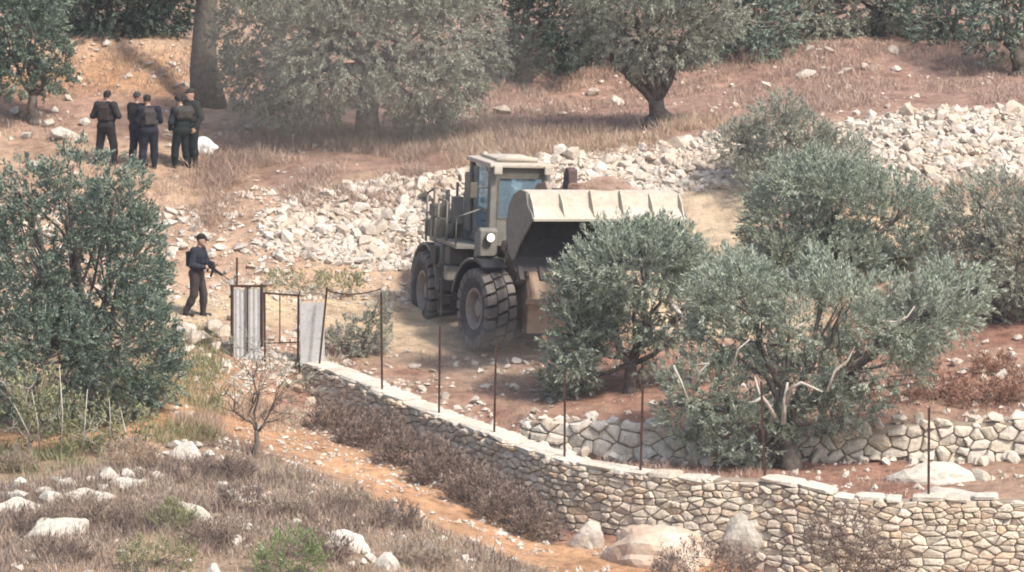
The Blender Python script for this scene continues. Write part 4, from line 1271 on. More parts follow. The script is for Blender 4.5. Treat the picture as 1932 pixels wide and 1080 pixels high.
# ------------------------------------------------------------------ people: one continuous skin grown round a posed skeleton
def surf_nets(prims, res=0.0135, k=0.03):
    """prims: (a, b, ra, rb, label) tapered capsules, or (c, radii, None, None, label) ellipsoids"""
    lo = np.array([1e9] * 3); hi = -lo
    for a, b, ra, rb, lab in prims:
        a = np.array(a, float); b = np.array(b, float)
        if ra is None: l_, h_ = a - b, a + b
        else: l_, h_ = np.minimum(a - ra, b - rb), np.maximum(a + ra, b + rb)
        lo = np.minimum(lo, l_); hi = np.maximum(hi, h_)
    lo -= 4 * res; hi += 4 * res
    n = np.ceil((hi - lo) / res).astype(int) + 1
    Fd = np.full(n, 0.2); LB = np.full(n, 0, np.int16); LD = np.full(n, 9.0)
    for a, b, ra, rb, lab in prims:
        a = np.array(a, float); b = np.array(b, float)
        if ra is None: l_, h_ = a - b, a + b
        else: l_, h_ = np.minimum(a - ra, b - rb), np.maximum(a + ra, b + rb)
        i0 = np.maximum(((l_ - lo - k - 3 * res) / res).astype(int), 0); i1 = np.minimum(((h_ - lo + k + 3 * res) / res).astype(int) + 2, n)
        sl = tuple(slice(p, q) for p, q in zip(i0, i1))
        X = np.stack(np.meshgrid(*[lo[c] + np.arange(i0[c], i1[c]) * res for c in range(3)], indexing='ij'), -1)
        if ra is None:
            q = (X - a) / b
            r = np.linalg.norm(q, axis=-1)
            d = (r - 1) * r / np.maximum(np.linalg.norm(q / b, axis=-1), 1e-6)
        else:
            ab = b - a
            t = np.clip(((X - a) @ ab) / max(ab @ ab, 1e-9), 0, 1)
            d = np.linalg.norm(X - a - t[..., None] * ab, axis=-1) - (ra + (rb - ra) * t)
        kk = k if (ra is None or max(ra, rb) > 0.02) else 0.006
        f0 = Fd[sl]
        h = np.maximum(kk - np.abs(f0 - d), 0) / kk
        Fd[sl] = np.minimum(f0, d) - h * h * kk * 0.25
        m_ = d < LD[sl]
        LB[sl] = np.where(m_, lab, LB[sl]); LD[sl] = np.where(m_, d, LD[sl])
    ins = Fd < 0
    c8 = [(i, j, l) for i in (0, 1) for j in (0, 1) for l in (0, 1)]
    cnt = sum(ins[i:n[0] - 1 + i, j:n[1] - 1 + j, l:n[2] - 1 + l].astype(int) for i, j, l in c8)
    act = (cnt > 0) & (cnt < 8)
    I = np.argwhere(act)
    idx = np.full(act.shape, -1, int); idx[tuple(I.T)] = np.arange(len(I))
    acc = np.zeros((len(I), 3)); num = np.zeros(len(I))
    for p in c8:
        for ax_ in range(3):
            if p[ax_]: continue
            q = list(p); q[ax_] = 1
            va = Fd[tuple((I + np.array(p)).T)]; vb = Fd[tuple((I + np.array(q)).T)]
            s = (va < 0) != (vb < 0)
            t = np.where(s, va / np.where(s, va - vb, 1), 0)
            pt = I + np.array(p, float); pt[:, ax_] += t
            acc += pt * s[:, None]; num += s
    V = lo + acc / num[:, None] * res
    faces = []
    for ax_ in range(3):
        u, v = (ax_ + 1) % 3, (ax_ + 2) % 3
        s0 = [slice(1, -1)] * 3; s1 = [slice(1, -1)] * 3
        s0[ax_] = slice(0, -1); s1[ax_] = slice(1, None)
        A_, B_ = ins[tuple(s0)], ins[tuple(s1)]
        off = np.array([1, 1, 1]); off[ax_] = 0
        E = np.argwhere(A_ != B_)
        fl = A_[tuple(E.T)]
        E = E + off
        def g(du, dv):
            q = E.copy(); q[:, u] -= du; q[:, v] -= dv; return idx[tuple(q.T)]
        Q = np.stack([g(1, 1), g(0, 1), g(0, 0), g(1, 0)], -1)
        Q[~fl] = Q[~fl][:, ::-1]
        faces.append(Q)
    Fq = np.vstack(faces)
    li = np.clip(np.round((V - lo) / res).astype(int), 0, n - 1)
    lab = LB[tuple(li.T)]
    fl = lab[Fq[:, 0]]
    return V, Fq, fl

SKIN, SHIRT, PANTS, BOOT, HAIR, GLOVE = 0, 1, 2, 3, 4, 5
M['skin'] = simple('skin', (0.40, 0.24, 0.17), (0.46, 0.29, 0.21), 0.6, 8)
M['hair'] = simple('hair', (0.015, 0.012, 0.010), (0.03, 0.024, 0.02), 0.8, 20)
M['boot'] = simple('boot_leather', (0.020, 0.016, 0.014), (0.05, 0.04, 0.035), 0.8, 10)
M['navy'] = simple('dark_blue_cloth', (0.012, 0.013, 0.021), (0.022, 0.024, 0.035), 0.95, 7, bmp=0.5)
M['navy2'] = simple('grey_blue_cloth', (0.018, 0.020, 0.028), (0.034, 0.036, 0.047), 0.95, 7, bmp=0.5)
M['darkgreen'] = simple('dark_green_cloth', (0.010, 0.015, 0.014), (0.019, 0.026, 0.024), 0.95, 7, bmp=0.5)
M['charcoal'] = simple('charcoal_cloth', (0.017, 0.015, 0.016), (0.033, 0.029, 0.029), 0.95, 7, bmp=0.5)
M['brown_vest'] = simple('brown_vest_cloth', (0.024, 0.017, 0.015), (0.048, 0.035, 0.03), 0.95, 8, bmp=0.5)
M['grey_vest'] = simple('grey_vest_cloth', (0.034, 0.031, 0.029), (0.068, 0.062, 0.057), 0.95, 8, bmp=0.5)
M['trouser'] = simple('taupe_trousers', (0.035, 0.027, 0.026), (0.065, 0.051, 0.047), 0.95, 7, bmp=0.5)
M['gun'] = simple('rifle_black', (0.012, 0.012, 0.013), (0.03, 0.03, 0.03), 0.5, 9)
M['white_cloth'] = simple('white_sheet', (0.74, 0.74, 0.74), (0.82, 0.82, 0.80), 0.9, 5, bmp=0.4)

def vadd(a, b): return tuple(x + y for x, y in zip(a, b))
def hand(prims, wrist, fwd, palm_n, s, curl, lab=SKIN):
    """palm, four unequal bent fingers and a thumb from the side of the palm"""
    w0 = Vector(wrist); f = Vector(fwd).normalized(); n = Vector(palm_n); n = (n - f * n.dot(f)).normalized(); sd = f.cross(n) * s
    pc = w0 + f * 0.05
    prims.append((w0, w0 + f * 0.085, 0.027, 0.030, lab))
    prims.append((w0 + f * 0.03 + sd * 0.018, w0 + f * 0.085 + sd * 0.028, 0.020, 0.017, lab)); prims.append((w0 + f * 0.03 - sd * 0.018, w0 + f * 0.08 - sd * 0.028, 0.020, 0.016, lab))
    for k, (o, l1) in enumerate(((0.032, 0.036), (0.011, 0.042), (-0.011, 0.039), (-0.031, 0.030))):
        a = w0 + f * 0.09 + sd * o
        c1, c2 = curl * 0.8, curl * 1.8
        b = a + (f * math.cos(c1) + n * math.sin(c1)) * l1
        c = b + (f * math.cos(c2) + n * math.sin(c2)) * l1 * 0.85
        prims.append((a, b, 0.0105, 0.0098, lab)); prims.append((b, c, 0.0098, 0.0085, lab))
    t0 = w0 + f * 0.03 + sd * 0.035; t1 = t0 + (f * 0.6 + sd * 0.6 + n * 0.4).normalized() * 0.042; t2 = t1 + (f * 0.85 + n * 0.5).normalized() * 0.032
    prims.append((t0, t1, 0.014, 0.012, lab)); prims.append((t1, t2, 0.012, 0.0095, lab))

def body_prims(J, bulk=1.0):
    """J: joints. The figure faces -y."""
    P = []
    pel, ch, nk, hd = Vector(J['pelvis']), Vector(J['chest']), Vector(J['neck']), Vector(J['head'])
    hx = Vector(J.get('hip_axis', (1, 0, 0))).normalized(); sx_ = Vector(J.get('sh_axis', (1, 0, 0))).normalized()
    b = bulk
    P.append((pel - hx * 0.065 + Vector((0, 0.01, -0.02)), pel + hx * 0.065 + Vector((0, 0.01, -0.02)), 0.122 * b, 0.122 * b, PANTS))
    mid = pel.lerp(ch, 0.45)
    P.append((mid - hx * 0.06, mid + hx * 0.06, 0.115 * b, 0.115 * b, SHIRT))
    P.append((ch - sx_ * 0.085, ch + sx_ * 0.085, 0.125 * b, 0.125 * b, SHIRT))
    top = ch.lerp(nk, 0.62)
    P.append((top - sx_ * 0.12, top + sx_ * 0.12, 0.078 * b, 0.078 * b, SHIRT))
    P.append((top, nk, 0.075, 0.056, SHIRT)); P.append((nk, hd - Vector((0, 0, 0.05)), 0.055, 0.052, SKIN))
    fd = Vector(J.get('face', (0, -1, 0))).normalized(); sd = fd.cross(Vector((0, 0, 1))).normalized()
    P.append((hd, (0.080, 0.094, 0.118), None, None, SKIN))
    P.append((hd + fd * 0.035 - Vector((0, 0, 0.07)), hd + fd * 0.055 - Vector((0, 0, 0.085)), 0.046, 0.034, SKIN))          # jaw
    P.append((hd + fd * 0.088 + Vector((0, 0, 0.012)), hd + fd * 0.108 - Vector((0, 0, 0.024)), 0.011, 0.016, SKIN))         # nose
    P.append((hd + fd * 0.085 - Vector((0, 0, 0.055)) - sd * 0.018, hd + fd * 0.085 - Vector((0, 0, 0.055)) + sd * 0.018, 0.009, 0.009, SKIN))   # mouth
    for s in (-1, 1):
        P.append((hd + sd * s * 0.080 + Vector((0, 0, 0.015)), hd + sd * s * 0.084 - Vector((0, 0, 0.03)), 0.014, 0.010, SKIN))                   # ears
        P.append((hd + fd * 0.082 + sd * s * 0.032 + Vector((0, 0, 0.028)), hd + fd * 0.084 + sd * s * 0.05 + Vector((0, 0, 0.026)), 0.011, 0.009, SKIN))   # brows
    P.append((hd + Vector((0, 0, 0.035)) - fd * 0.022, (0.083, 0.085, 0.098), None, None, HAIR))
    for s, S_ in ((-1, 'R'), (1, 'L')):
        sh, el, wr = Vector(J['sh' + S_]), Vector(J['el' + S_]), Vector(J['wr' + S_])
        P.append((top + sx_ * s * 0.10, sh, 0.075 * b, 0.074 * b, SHIRT))
        P.append((sh, el, 0.070 * b, 0.054 * b, SHIRT)); P.append((el, wr, 0.053 * b, 0.040 * b, SHIRT))
        f = (wr - el).normalized()
        hand(P, wr + f * 0.012, J.get('hf' + S_, tuple(f)), J.get('hn' + S_, (0, -1, 0)), -s, J.get('curl' + S_, 0.6))
        hp, kn, an = Vector(J['hip' + S_]), Vector(J['kn' + S_]), Vector(J['an' + S_])
        P.append((hp, kn, 0.098 * b, 0.072 * b, PANTS)); P.append((kn, kn.lerp(an, 0.4), 0.070 * b, 0.072 * b, PANTS)); P.append((kn.lerp(an, 0.4), an + Vector((0, 0, 0.05)), 0.072 * b, 0.060, PANTS))
        ft = Vector(J.get('ft' + S_, (0, -1, 0))).normalized()
        P.append((an + Vector((0, 0, 0.08)), an + Vector((0, 0, -0.01)), 0.056, 0.052, BOOT))
        P.append((an - ft * 0.035 - Vector((0, 0, 0.035)), an + ft * 0.155 - Vector((0, 0, 0.042)), 0.044, 0.038, BOOT))
    return P

BASEJ = dict(pelvis=(0, 0, 0.96), chest=(0, 0.0, 1.28), neck=(0, 0.015, 1.50), head=(0, -0.015, 1.655),
             shR=(-0.20, 0.01, 1.42), elR=(-0.26, 0.04, 1.14), wrR=(-0.25, -0.05, 0.90), shL=(0.20, 0.01, 1.42), elL=(0.26, 0.04, 1.14), wrL=(0.25, -0.05, 0.90),
             hipR=(-0.095, 0, 0.90), knR=(-0.12, -0.02, 0.50), anR=(-0.13, 0.02, 0.085), hipL=(0.095, 0, 0.90), knL=(0.12, -0.02, 0.50), anL=(0.13, 0.02, 0.085))

def person(loc, rz, label, J=None, shirt='navy', pants='navy', bulk=1.12, group=None, scale=1.0, skin='skin', k=0.03):
    j = dict(BASEJ); j.update(J or {})
    V, Fq, fl = surf_nets(body_prims(j, bulk), k=k)
    o = empty('person', loc, rz); o.scale = (scale,) * 3
    tag(o, label, 'person', group)
    me = mesh_np('body', V, Fq, None, smooth=True)
    for mm in (skin, shirt, pants, 'boot', 'hair', 'boot'): me.materials.append(M[mm])
    me.polygons.foreach_set('material_index', fl.astype(np.int32))
    mobj('body', me, o)
    return o, j

def sdf_part(name, prims, mat, parent, k=0.02, res=0.0135):
    V, Fq, fl = surf_nets([p + (0,) for p in prims], res, k)
    return mobj(name, mesh_np(name, V, Fq, mat, smooth=True), parent)

def vest(parent, j, mat, pouches=True, back=False):
    ch, pel = Vector(j['chest']), Vector(j['pelvis'])
    mid = pel.lerp(ch, 0.5)
    pr = [(ch + Vector((-0.085, 0, 0.05)), ch + Vector((0.085, 0, 0.05)), 0.158, 0.158), (mid + Vector((-0.075, 0, 0)), mid + Vector((0.075, 0, 0)), 0.150, 0.150)]
    for s in (-1, 1): pr.append((ch + Vector((s * 0.11, -0.05, 0.10)), ch + Vector((s * 0.11, 0.06, 0.19)), 0.05, 0.045))
    v = sdf_part('vest', pr, mat, parent, 0.03)
    if pouches:
        for k, x in enumerate((-0.10, 0.0, 0.10)):
            mb = MB(); c = mid + Vector((x, -0.165, 0.02)); mb.box(c.x - 0.04, c.x + 0.04, c.y - 0.02, c.y + 0.03, c.z - 0.08, c.z + 0.07, 0.012); mb.build('pouch', mat, v)
    if back:
        mb = MB(); c = ch + Vector((0, 0.19, -0.02)); mb.box(c.x - 0.13, c.x + 0.13, c.y - 0.05, c.y + 0.05, c.z - 0.17, c.z + 0.15, 0.03); mb.build('back_pouch', mat, v)
    return v

def cap(parent, j, mat, helmet=False, brim=True):
    hd = Vector(j['head']); fd = Vector(j.get('face', (0, -1, 0))).normalized(); sd = fd.cross(Vector((0, 0, 1)))
    if helmet:
        return sdf_part('helmet', [(hd + Vector((0, 0, 0.052)), Vector((0.112, 0.125, 0.100)), None, None), (hd - fd * 0.07 + Vector((0, 0, 0.0)), hd - fd * 0.07 + Vector((0, 0, 0.05)), 0.055, 0.06)], mat, parent)
    pr = [(hd + Vector((0, 0, 0.068)) - fd * 0.006, Vector((0.094, 0.104, 0.078)), None, None)]
    if brim:
        pr += [(hd + fd * 0.085 + sd * 0.035 + Vector((0, 0, 0.062)), hd + fd * 0.165 + sd * 0.02 + Vector((0, 0, 0.050)), 0.013, 0.012), (hd + fd * 0.085 - sd * 0.035 + Vector((0, 0, 0.062)), hd + fd * 0.165 - sd * 0.02 + Vector((0, 0, 0.050)), 0.013, 0.012), (hd + fd * 0.085 + Vector((0, 0, 0.064)), hd + fd * 0.17 + Vector((0, 0, 0.052)), 0.014, 0.013)]
    return sdf_part('cap', pr, mat, parent, 0.012)

def rifle(label, loc, rot):
    """top-level: muzzle towards local +x, grip at the origin"""
    o = empty('rifle', loc); o.rotation_euler = rot
    tag(o, label, 'rifle', None)
    b = MB(); b.box(-0.08, 0.24, -0.018, 0.018, -0.01, 0.055, 0.006); b.box(0.24, 0.42, -0.022, 0.022, 0.0, 0.05, 0.006); b.build('receiver', M['gun'], o)
    br = MB(); br.tube([(0.42, 0, 0.028), (0.62, 0, 0.028)], 0.009, 8); br.tube([(0.58, 0, 0.028), (0.63, 0, 0.028)], 0.013, 8); br.build('barrel', M['gun'], o)
    sk = MB(); sk.plate([(0.08, 0.05), (0.34, 0.045), (0.34, -0.07), (0.29, -0.07), (0.08, 0.0)], -0.016, 0.016, 0.004)
    q = sk.build('stock', M['gun'], o); q.rotation_euler = (0, 0, R(-90))
    mg = MB(); mg.box(0.10, 0.155, -0.011, 0.011, -0.17, -0.01, 0.005); q = mg.build('magazine', M['gun'], o)
    gp = MB(); gp.box(-0.03, 0.015, -0.013, 0.013, -0.11, -0.01, 0.006); gp.build('grip', M['gun'], o)
    si = MB(); si.tube([(0.05, 0, 0.085), (0.16, 0, 0.085)], 0.02, 8); si.build('sight', M['gun'], o)
    return o

def ground_at(px, py):
    return hit(px, py)
# the lone man by the gate: turned to the right, bent a little over his rifle, one foot behind
p0 = hit(372, 598)
JA = dict(pelvis=(0.0, 0.0, 0.95), chest=(0.0, -0.04, 1.27), neck=(0, -0.06, 1.49), head=(0, -0.115, 1.635), face=(0, -0.95, -0.25),
          shR=(-0.19, -0.03, 1.42), elR=(-0.26, 0.0, 1.13), wrR=(-0.14, -0.24, 1.08), shL=(0.19, -0.03, 1.42), elL=(0.24, -0.14, 1.14), wrL=(0.06, -0.38, 1.13),
          hnR=(1, 0, 0), hnL=(-0.6, 0.2, 0.9), curlR=1.0, curlL=0.9, hfR=(0.5, -0.8, 0), hfL=(-0.3, -0.9, 0.1),
          hipR=(-0.095, 0.0, 0.89), knR=(-0.11, 0.02, 0.49), anR=(-0.12, 0.20, 0.10), hipL=(0.095, 0, 0.89), knL=(0.11, -0.10, 0.49), anL=(0.12, -0.08, 0.085))
pm, j = person(p0 + Vector((0, 0, -0.02)), R(68), 'lone man in dark jacket and cap walking beside the metal gate with a rifle', JA, 'navy2', 'trouser', 1.16, scale=1.02)
cap(pm, j, M['charcoal']); vest(pm, j, M['navy'], True, True)
rl = pm.matrix_basis
def on(pm_, p): return Matrix.LocRotScale(pm_.location, pm_.rotation_euler, pm_.scale) @ Vector(p)
rifle('black rifle held low across the chest of the lone man by the gate', on(pm, (-0.10, -0.33, 1.09)), (0, R(24), R(68) - R(108)))

GRP = 'men standing on the upper field'
def stand(px, py, rz, label, J, shirt, pants, sc=1.0, d=None, bulk=1.28):
    p = hit(px, py) if d is None else Vector((unproj(px, py, d).x, d, G(unproj(px, py, d).x, d)))
    return person(p + Vector((0, 0, -0.03)), rz, label, J, shirt, pants, bulk, GRP, sc)
ARM_FRONT = dict(elR=(-0.27, -0.04, 1.15), wrR=(-0.12, -0.26, 1.14), elL=(0.27, -0.04, 1.15), wrL=(0.10, -0.28, 1.18), hfR=(0.6, -0.6, 0), hfL=(-0.6, -0.6, 0), hnR=(0, 0.3, -1), hnL=(0, 0.3, -1))
# left man, back to the camera, legs partly behind the bush
pa, j = stand(201, 312, R(160), 'man in brown vest standing alone on the left above the dark bush', dict(ARM_FRONT, elR=(-0.33, 0.02, 1.18), elL=(0.33, 0.02, 1.16), chest=(0.0, -0.06, 1.26), neck=(0.0, -0.10, 1.47), head=(0.03, -0.15, 1.61), knR=(-0.16, -0.06, 0.5), anR=(-0.20, 0.0, 0.085), knL=(0.17, -0.02, 0.5), anL=(0.22, 0.04, 0.085)), 'charcoal', 'charcoal', 1.0)
vest(pa, j, M['brown_vest'], True, True); cap(pa, j, M['charcoal'], helmet=False, brim=False)
# pair in the middle
pb, j = stand(260, 313, R(140), 'man in dark blue with pale head cover in the middle pair', dict(ARM_FRONT, knR=(-0.14, -0.04, 0.50), anR=(-0.17, 0.02, 0.085), knL=(0.13, 0.0, 0.5), anL=(0.16, 0.06, 0.085)), 'charcoal', 'navy', 0.98)
vest(pb, j, M['charcoal'], False, False)
hdv = Vector(j['head'])
sdf_part('head_cover', [(hdv + Vector((0, 0.02, 0.045)), Vector((0.092, 0.10, 0.095)), None, None)], M['grey_vest'], pb)
pc, j = stand(282, 319, R(195), 'man in dark blue trousers and grey back pack leaning forward in the middle pair', dict(ARM_FRONT, chest=(0.0, -0.05, 1.27), neck=(0.0, -0.08, 1.48), head=(0.02, -0.13, 1.63), knL=(0.13, -0.06, 0.5), anL=(0.20, 0.10, 0.09), anR=(-0.12, 0.0, 0.085)), 'navy', 'navy', 0.99)
vest(pc, j, M['grey_vest'], False, True); cap(pc, j, M['charcoal'], helmet=False)
# pair on the right
pd, j = stand(343, 319, R(215), 'man in dark green with rolled grey pack on his shoulders beside the white sheet', dict(ARM_FRONT, head=(0.05, -0.05, 1.64), elR=(-0.34, 0.0, 1.17), elL=(0.32, 0.05, 1.15), wrL=(0.24, -0.12, 0.98), anR=(-0.17, 0.0, 0.085), anL=(0.12, -0.12, 0.085), knL=(0.12, -0.1, 0.5)), 'darkgreen', 'darkgreen', 0.98)
sdf_part('shoulder_pack', [(Vector((-0.17, 0.10, 1.40)), Vector((0.17, 0.10, 1.42)), 0.13, 0.12), (Vector((-0.12, 0.12, 1.30)), Vector((0.12, 0.12, 1.30)), 0.10, 0.10)], M['grey_vest'], pd, 0.03)
cap(pd, j, M['charcoal'], brim=False)
pe, j = stand(361, 315, R(-50), 'tall man in black cap facing the others beside the white sheet', dict(face=(0.1, -1, 0), elR=(-0.28, 0.05, 1.15), wrR=(-0.20, -0.20, 1.05), elL=(0.28, 0.08, 1.15), wrL=(0.25, -0.05, 0.92), hnL=(-1, 0, 0), hnR=(1, 0, 0)), 'darkgreen', 'darkgreen', 1.03)
vest(pe, j, M['charcoal'], True, False); cap(pe, j, M['hair'])

# white sheet bundled on the ground beside them
p = hit(384, 290)
sdf = [((-0.20, 0, 0.16), (0.02, 0, 0.20), 0.17, 0.19), ((0.02, 0, 0.20), (0.25, 0.02, 0.14), 0.17, 0.08), ((-0.05, -0.02, 0.33), (-0.1, 0, 0.25), 0.06, 0.12), ((-0.15, -0.05, 0.05), (0.12, -0.06, 0.04), 0.12, 0.11), ((0.25, 0.02, 0.14), (0.33, 0.02, 0.13), 0.06, 0.02)]
V, Fq, fl = surf_nets([q + (0,) for q in sdf], 0.02, 0.06)
nn = (fbm(V[:, 0] * 9 + 3, V[:, 2] * 9 + V[:, 1] * 6, 2, 3) - 0.5) * 0.05
V = V + np.column_stack([nn * 0.3, nn, nn * 0.5])
ws_ = mobj('white_sheet', mesh_np('white_sheet', V, Fq, M['white_cloth'], True), None, p)
tag(ws_, 'bright white bundled sheet on the ground beside the men', 'sheet')

# driver on the loader seat
bpy.context.view_layer.update()
JD = dict(pelvis=(0, 0.10, 0.14), chest=(0, 0.06, 0.46), neck=(0, 0.04, 0.68), head=(0, 0.0, 0.83), shR=(-0.20, 0.05, 0.60), elR=(-0.25, -0.12, 0.38), wrR=(-0.15, -0.32, 0.48), shL=(0.20, 0.05, 0.60), elL=(0.25, -0.12, 0.38), wrL=(0.15, -0.32, 0.48),
          hipR=(-0.095, 0.06, 0.08), knR=(-0.16, -0.36, 0.12), anR=(-0.16, -0.42, -0.24), hipL=(0.095, 0.06, 0.08), knL=(0.16, -0.36, 0.12), anL=(0.16, -0.42, -0.24), hfR=(0.2, -0.5, 0.8), hfL=(-0.2, -0.5, 0.8), curlR=1.2, curlL=1.2, hnR=(0, -1, -0.4), hnL=(0, -1, -0.4))
mw = cab.matrix_world
pdv, j = person(mw @ Vector((0, 0.22, 2.56)), 0, 'driver in dark clothes sitting behind the loader windshield', JD, 'navy2', 'navy', 1.08)
pdv.rotation_euler = mw.to_euler()
cap(pdv, j, M['charcoal'])
# ------------------------------------------------------------------ trees and shrubs
def rand_unit(g, n):
    v = g.normal(size=(n, 3)); return v / np.linalg.norm(v, axis=1, keepdims=True)

def leaves_mesh(name, P, D, L, Wd, g, mat, nrm=None):
    """one narrow four-cornered leaf for each point"""
    n = len(P)
    D = D / np.maximum(np.linalg.norm(D, axis=1, keepdims=True), 1e-6)
    r = rand_unit(g, n) if nrm is None else nrm + 0.6 * rand_unit(g, n)
    Sd = np.cross(D, r); Sd /= np.maximum(np.linalg.norm(Sd, axis=1, keepdims=True), 1e-6)
    L = L[:, None]; Wd = Wd[:, None]
    up = np.cross(Sd, D)
    a = P; b = P + D * L * 0.45 + Sd * Wd * 0.5 + up * L * 0.06; c = P + D * L; d = P + D * L * 0.45 - Sd * Wd * 0.5 + up * L * 0.06
    V = np.stack([a, b, c, d], 1).reshape(-1, 3)
    Fq = np.arange(n * 4).reshape(n, 4)
    return mesh_np(name, V, Fq, mat)

def crown_points(g, blobs, dens, gap=0.30, seed=0, inner=0.22):
    """sprig roots and outward directions through a set of lobes; lobes are (centre, radii)"""
    PP, DD = [], []
    for bi, (c, r) in enumerate(blobs):
        c = np.array(c, float); r = np.array(r, float)
        area = 4 * math.pi * ((r[0] * r[1]) ** 1.6 / 3 + (r[0] * r[2]) ** 1.6 / 3 + (r[1] * r[2]) ** 1.6 / 3) ** (1 / 1.6)
        n = max(int(area * dens), 20)
        u = rand_unit(g, n)
        lump = 0.80 + 0.42 * fbm(u[:, 0] * 2.3 + bi * 7 + seed, u[:, 1] * 2.3 + u[:, 2] * 1.9 + bi * 3, seed + 5, 3)
        rad = np.where(g.random(n) < inner, g.uniform(0.35, 0.8, n), g.uniform(0.80, 1.0, n)) * lump
        p = c + u * r * rad[:, None]
        keep = np.ones(n, bool)
        for bj, (c2, r2) in enumerate(blobs):
            if bj == bi: continue
            q = np.linalg.norm((p - np.array(c2)) / np.array(r2), axis=1)
            keep &= (q > 0.62) | (g.random(n) < 0.18)
        nz = fbm(p[:, 0] * 1.7 + p[:, 1] * 0.9 + seed, p[:, 2] * 1.7 - p[:, 1] * 0.7, seed + 9, 3)
        keep &= nz > gap
        d = u / r; d /= np.linalg.norm(d, axis=1, keepdims=True)
        PP.append(p[keep]); DD.append(d[keep])
    return np.vstack(PP), np.vstack(DD)

def sprig_leaves(name, g, P, D, per, slen, llen, lwid, upb, mat, spread=0.42):
    n = len(P)
    ax = D * 0.7 + np.array([0, 0, upb]) + 0.45 * rand_unit(g, n)
    ax /= np.linalg.norm(ax, axis=1, keepdims=True)
    L = slen * g.uniform(0.6, 1.35, n)
    base = P - ax * (L * 0.35)[:, None]
    t = g.random((n, per)) ** 0.8
    pts = base[:, None, :] + ax[:, None, :] * (L[:, None] * t)[..., None] + g.normal(size=(n, per, 3)) * 0.018
    ld = ax[:, None, :] * 0.65 + spread * rand_unit(g, n * per).reshape(n, per, 3)
    pts = pts.reshape(-1, 3); ld = ld.reshape(-1, 3)
    m = len(pts)
    return leaves_mesh(name, pts, ld, llen * g.uniform(0.65, 1.25, m), lwid * g.uniform(0.7, 1.2, m), g, mat)

def wob(rng, a, b, n, amp):
    a, b = Vector(a), Vector(b); out = []
    for i in range(n + 1):
        t = i / n; p = a.lerp(b, t)
        if 0 < i < n: p += Vector((rng.gauss(0, amp), rng.gauss(0, amp), rng.gauss(0, amp * 0.6)))
        out.append(p)
    return out

def tree(name, label, cat, base, blobs_px, d, mat, seed, dens=26, per=22, slen=0.34, llen=0.095, lwid=0.026, upb=0.35, trunk_r=0.16, fork=None, bark='bark', gap=0.30, group=None,
         branches=(), rd=0.85, sink=0.15, twigs=10):
    """blobs_px: lobes of the crown as (px, py, rx, ry[, depth offset]) in photo pixels at distance d"""
    g = np.random.default_rng(seed); rng = random.Random(seed)
    m1 = mpp(d)
    blobs = []
    for i, b in enumerate(blobs_px):
        off = b[4] if len(b) > 4 else rng.uniform(-0.5, 0.5) * min(1.6, b[2] * m1)
        c = unproj(b[0], b[1], d) + Vector((0, off, 0))
        rx, rz_ = b[2] * m1 * 1.12, b[3] * m1 * 1.12
        blobs.append((c, (rx, max(rx, rz_) * rd, rz_)))
    bx = unproj(base[0], base[1], d)
    root_p = Vector((bx.x, d, G(bx.x, d)))
    o = empty(name, root_p); tag(o, label, cat, group, 'thing')
    off = np.array(root_p)
    # trunk and limbs
    mb = MB()
    cen = sum((b[0] for b in blobs), Vector()) / len(blobs)
    fk = unproj(fork[0], fork[1], d) if fork else root_p.lerp(cen, 0.38)
    tp = wob(rng, root_p - Vector((0, 0, sink)), fk, 5, trunk_r * 0.28)
    mb.tube([p - root_p for p in tp], [trunk_r * (1.5 if i == 0 else 1.18 if i == 1 else 1.0 + 0.1 * rng.uniform(-1, 1)) * (1 - 0.05 * i) for i in range(6)], 9)
    mb.build('trunk', M[bark], o, smooth=True)
    lm = MB()
    for c, r in blobs:
        e = c + Vector((rng.uniform(-0.3, 0.3) * r[0], 0, rng.uniform(0, 0.35) * r[2]))
        pts = wob(rng, fk - Vector((0, 0, 0.05)), e, 5, 0.07)
        rr = trunk_r * rng.uniform(0.36, 0.56)
        lm.tube([p - root_p for p in pts], [rr * (1 - 0.15 * i) for i in range(6)], 6)
        for _ in range(twigs // 2 if len(blobs) > 6 else twigs):
            u = Vector((rng.gauss(0, 1), rng.gauss(0, 1), rng.gauss(0.2, 1))).normalized()
            q = c + Vector((u.x * r[0], u.y * r[1], u.z * r[2])) * rng.uniform(0.7, 0.98)
            s0 = pts[rng.randrange(2, 6)]
            pp = wob(rng, s0, q, 3, 0.05)
            lm.tube([p - root_p for p in pp], [rr * 0.34, rr * 0.25, rr * 0.17, 0.006], 4, cap=False)
    lo = lm.build('limbs', M[bark], o, smooth=True)
    for br in branches:                                       # bare branches that show
        pts = [unproj(x, y, d + dd) for x, y, dd in br[0]]
        b2 = MB(); b2.tube([p - root_p for p in pts], [br[1] * (1 - 0.6 * i / max(1, len(pts) - 1)) for i in range(len(pts))], 7)
        b2.build('bare_branch', M['pale_bark'], o, smooth=True)
    P, D = crown_points(g, [(tuple(c), r) for c, r in blobs], dens, gap, seed)
    me = sprig_leaves('crown', g, P - off, D, per, slen, llen, lwid, upb, mat)
    mobj('crown', me, o)
    return o, len(me.polygons)

NL = 0
def T(*a, **k):
    global NL
    o, n = tree(*a, **k); NL += n
    return o

